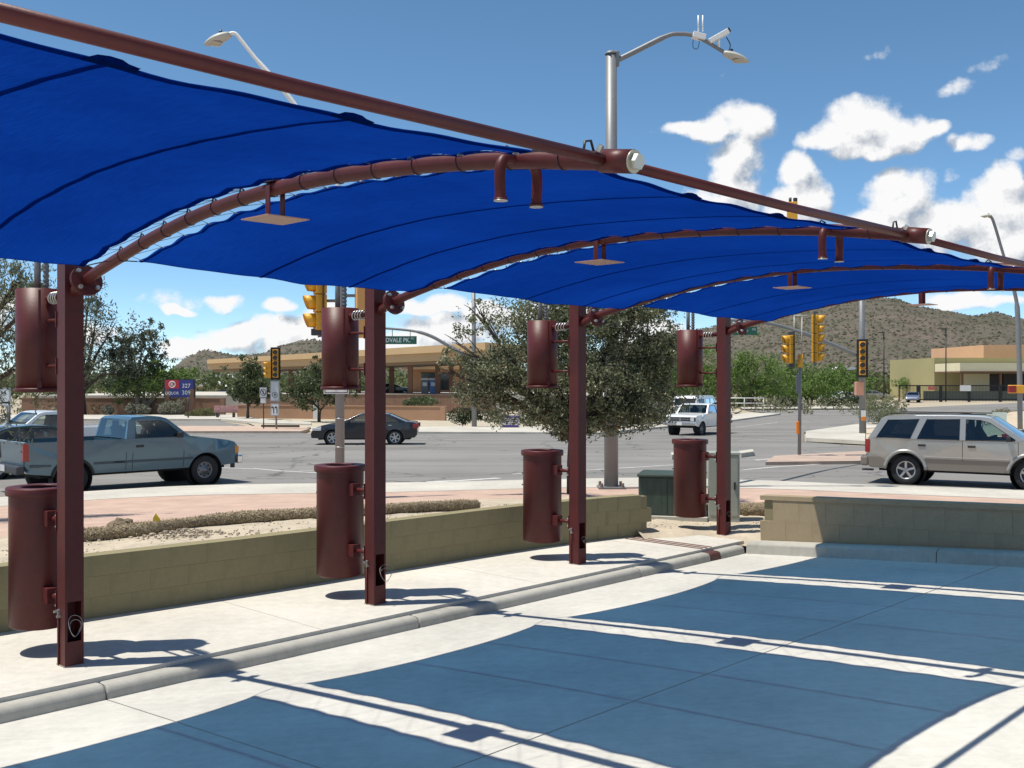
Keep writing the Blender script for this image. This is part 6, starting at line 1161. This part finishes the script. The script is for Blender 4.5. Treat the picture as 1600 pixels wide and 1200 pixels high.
far('mesquite_tree', 'bright green mesquite left of the price sign', 225, 648, [(232, 600, 48, 24), (200, 588, 28, 20), (272, 602, 28, 18), (284, 588, 24, 16), (190, 612, 30, 14, 0.7), (245, 580, 34, 14)], MESQ, 6500, 0.30, 0.10, 0.16, 33, bark=BARKP, stems=3)
far('shade_tree', 'small round street tree left of the far signal post', 387, 656, [(390, 598, 27, 24), (391, 574, 17, 18), (372, 612, 18, 14), (408, 612, 20, 14), (388, 620, 26, 12)], DARKL, 5200, 0.26, 0.10, 0.11, 34, fork=0.42)
far('shade_tree', 'multi stemmed street tree behind the signal pole near the second post', 497, 660, [(492, 600, 34, 24), (474, 620, 28, 18), (516, 616, 30, 18), (500, 576, 24, 14), (455, 610, 20, 14, 0.7), (535, 605, 20, 18, 0.8)], DARKL, 5600, 0.26, 0.10, 0.10, 35, stems=3, fork=0.40)
far('mesquite_tree', 'bright green mesquite just right of the farthest post', 1172, 637, [(1180, 575, 36, 30), (1152, 598, 28, 32), (1212, 598, 36, 28), (1180, 612, 46, 14), (1130, 600, 25, 30), (1160, 565, 24, 20)], MESQ, 8000, 0.34, 0.12, 0.22, 36, stems=2)
far('mesquite_tree', 'green mesquite behind the signal post on the island', 1268, 634, [(1270, 592, 38, 26), (1296, 604, 34, 20), (1248, 610, 30, 18), (1230, 580, 22, 26), (1275, 615, 44, 10)], MESQ, 6500, 0.36, 0.13, 0.2, 37, stems=2)
far('mesquite_tree', 'green mesquite left of the tall signal mast, above the white cars', 1322, 633, [(1324, 596, 28, 18), (1345, 602, 22, 14), (1306, 588, 22, 20)], MESQ, 4200, 0.36, 0.13, 0.18, 38)
far('mesquite_tree', 'green mesquite behind the olive tree and white van', 1090, 645, [(1085, 580, 50, 40), (1050, 600, 40, 30), (1030, 570, 50, 40), (1110, 600, 30, 30)], MESQ, 6500, 0.34, 0.12, 0.2, 39)
def bush(label, bx, by, blobs, m, n, l=0.2, w=0.08, seed=1, Y=None, z=None, group=None):
    b_ = onroad(bx, by)
    if Y: b_ = at(bx, by, Y)
    return tree('bush', label, (b_.x, b_.y, z if z is not None else -0.78), blobs, b_.y, m, l, w, n, 0.03, seed=seed, cat='bush', group=group, fork=0.2, clump=0.3)
bush('big rounded sage bush below the price sign', 266, 650, [(268, 637, 20, 11), (258, 640, 12, 8)], SAGE, 2600, seed=41); bush('grey sage bush left of the price sign', 217, 650, [(220, 639, 12, 8), (205, 638, 9, 8), (228, 641, 8, 6)], SAGE, 2200, seed=42); bush('small grey sage bush nearest the eucalyptus trunk', 168, 650, [(168, 640, 10, 7)], SAGE, 1200, seed=43); bush('low grassy green patch right of the price sign', 322, 652, [(320, 645, 24, 7), (300, 648, 12, 5)], leafmat('grass_leaf', (0.10, 0.11, 0.04), (0.20, 0.20, 0.09), 0.8), 2400, 0.3, 0.05, 44)
bush('green bush above the brown wall, right of the second post', 660, 640, [(660, 627, 26, 8), (640, 630, 12, 6)], DARKL, 1800, 0.25, 0.08, 45, Y=92, z=0.1); bush('dark clipped bush at the foot of the mast arm pole', 722, 668, [(720, 650, 22, 14), (740, 648, 16, 12)], HEDGE, 2600, 0.14, 0.07, 46); bush('green hedge bush right of the purple campaign sign', 832, 668, [(832, 650, 24, 16), (850, 648, 18, 14), (770, 650, 22, 12)], HEDGE, 3000, 0.15, 0.07, 47)
bush('wide dark hedge under the olive tree beside the old white pickup', 1000, 665, [(1000, 650, 46, 22), (960, 650, 36, 22), (1040, 646, 26, 20), (900, 650, 40, 20)], HEDGE, 6000, 0.18, 0.08, 48); bush('pale desert bush right of the tall signal mast', 1372, 665, [(1372, 645, 34, 18), (1395, 652, 22, 12), (1360, 628, 20, 14, 0.6)], leafmat('creosote_leaf', (0.10, 0.12, 0.055), (0.19, 0.21, 0.11), 0.7), 5200, 0.14, 0.035, 49)
bush('rounded green bush before the olive school wall', 1440, 622, [(1440, 598, 36, 12), (1470, 592, 22, 10), (1415, 600, 22, 8)], MESQ, 3200, 0.4, 0.14, 50); bush('little dry weed on the bare lot at the right edge', 1567, 650, [(1567, 642, 12, 4)], SAGE, 700, 0.15, 0.05, 51)
bush('dark bush under the trees left of the tall signal mast', 1333, 636, [(1333, 625, 18, 10), (1300, 628, 20, 8), (1230, 628, 30, 9), (1160, 630, 30, 8)], HEDGE, 3600, 0.3, 0.12, 52)
# far belt of desert trees that reads as one mass
rnd = random.Random(9); q = MB()
for _ in range(430):
    px = rnd.choice((rnd.uniform(-250, 760), rnd.uniform(1000, 1750))); Y = rnd.uniform(170, 310); r_ = rnd.uniform(1.6, 4.2); X = (px - 800) / FPX * Y
    if px > 1395 and Y < 215: continue
    leaves(q, rnd, Vector((X, Y, -0.6 + r_ * 0.7)), (r_ * 1.3, r_ * 1.2, r_ * 0.85), 120, 0.95, 0.5)
tag(q.build('far_woodland', leafmat('far_leaf', (0.06, 0.085, 0.03), (0.135, 0.16, 0.065), 0.8), recalc=False), 'far belt of desert trees and shrubs below the hills', 'trees', kind='stuff')
rnd = random.Random(19); q = MB()
for _ in range(420):
    Y = rnd.uniform(92, 170); px = rnd.choice((rnd.uniform(-100, 380), rnd.uniform(1000, 1420))); r_ = rnd.uniform(0.3, 0.9); X = (px - 800) / FPX * Y
    leaves(q, rnd, Vector((X, Y, -0.7 + r_ * 0.6)), (r_ * 1.3, r_ * 1.2, r_), 40, 0.3, 0.12)
tag(q.build('desert_shrubs', leafmat('shrub_leaf', (0.11, 0.12, 0.06), (0.22, 0.21, 0.12), 0.8), recalc=False), 'low desert shrubs scattered over the far ground', 'shrubs', kind='stuff')
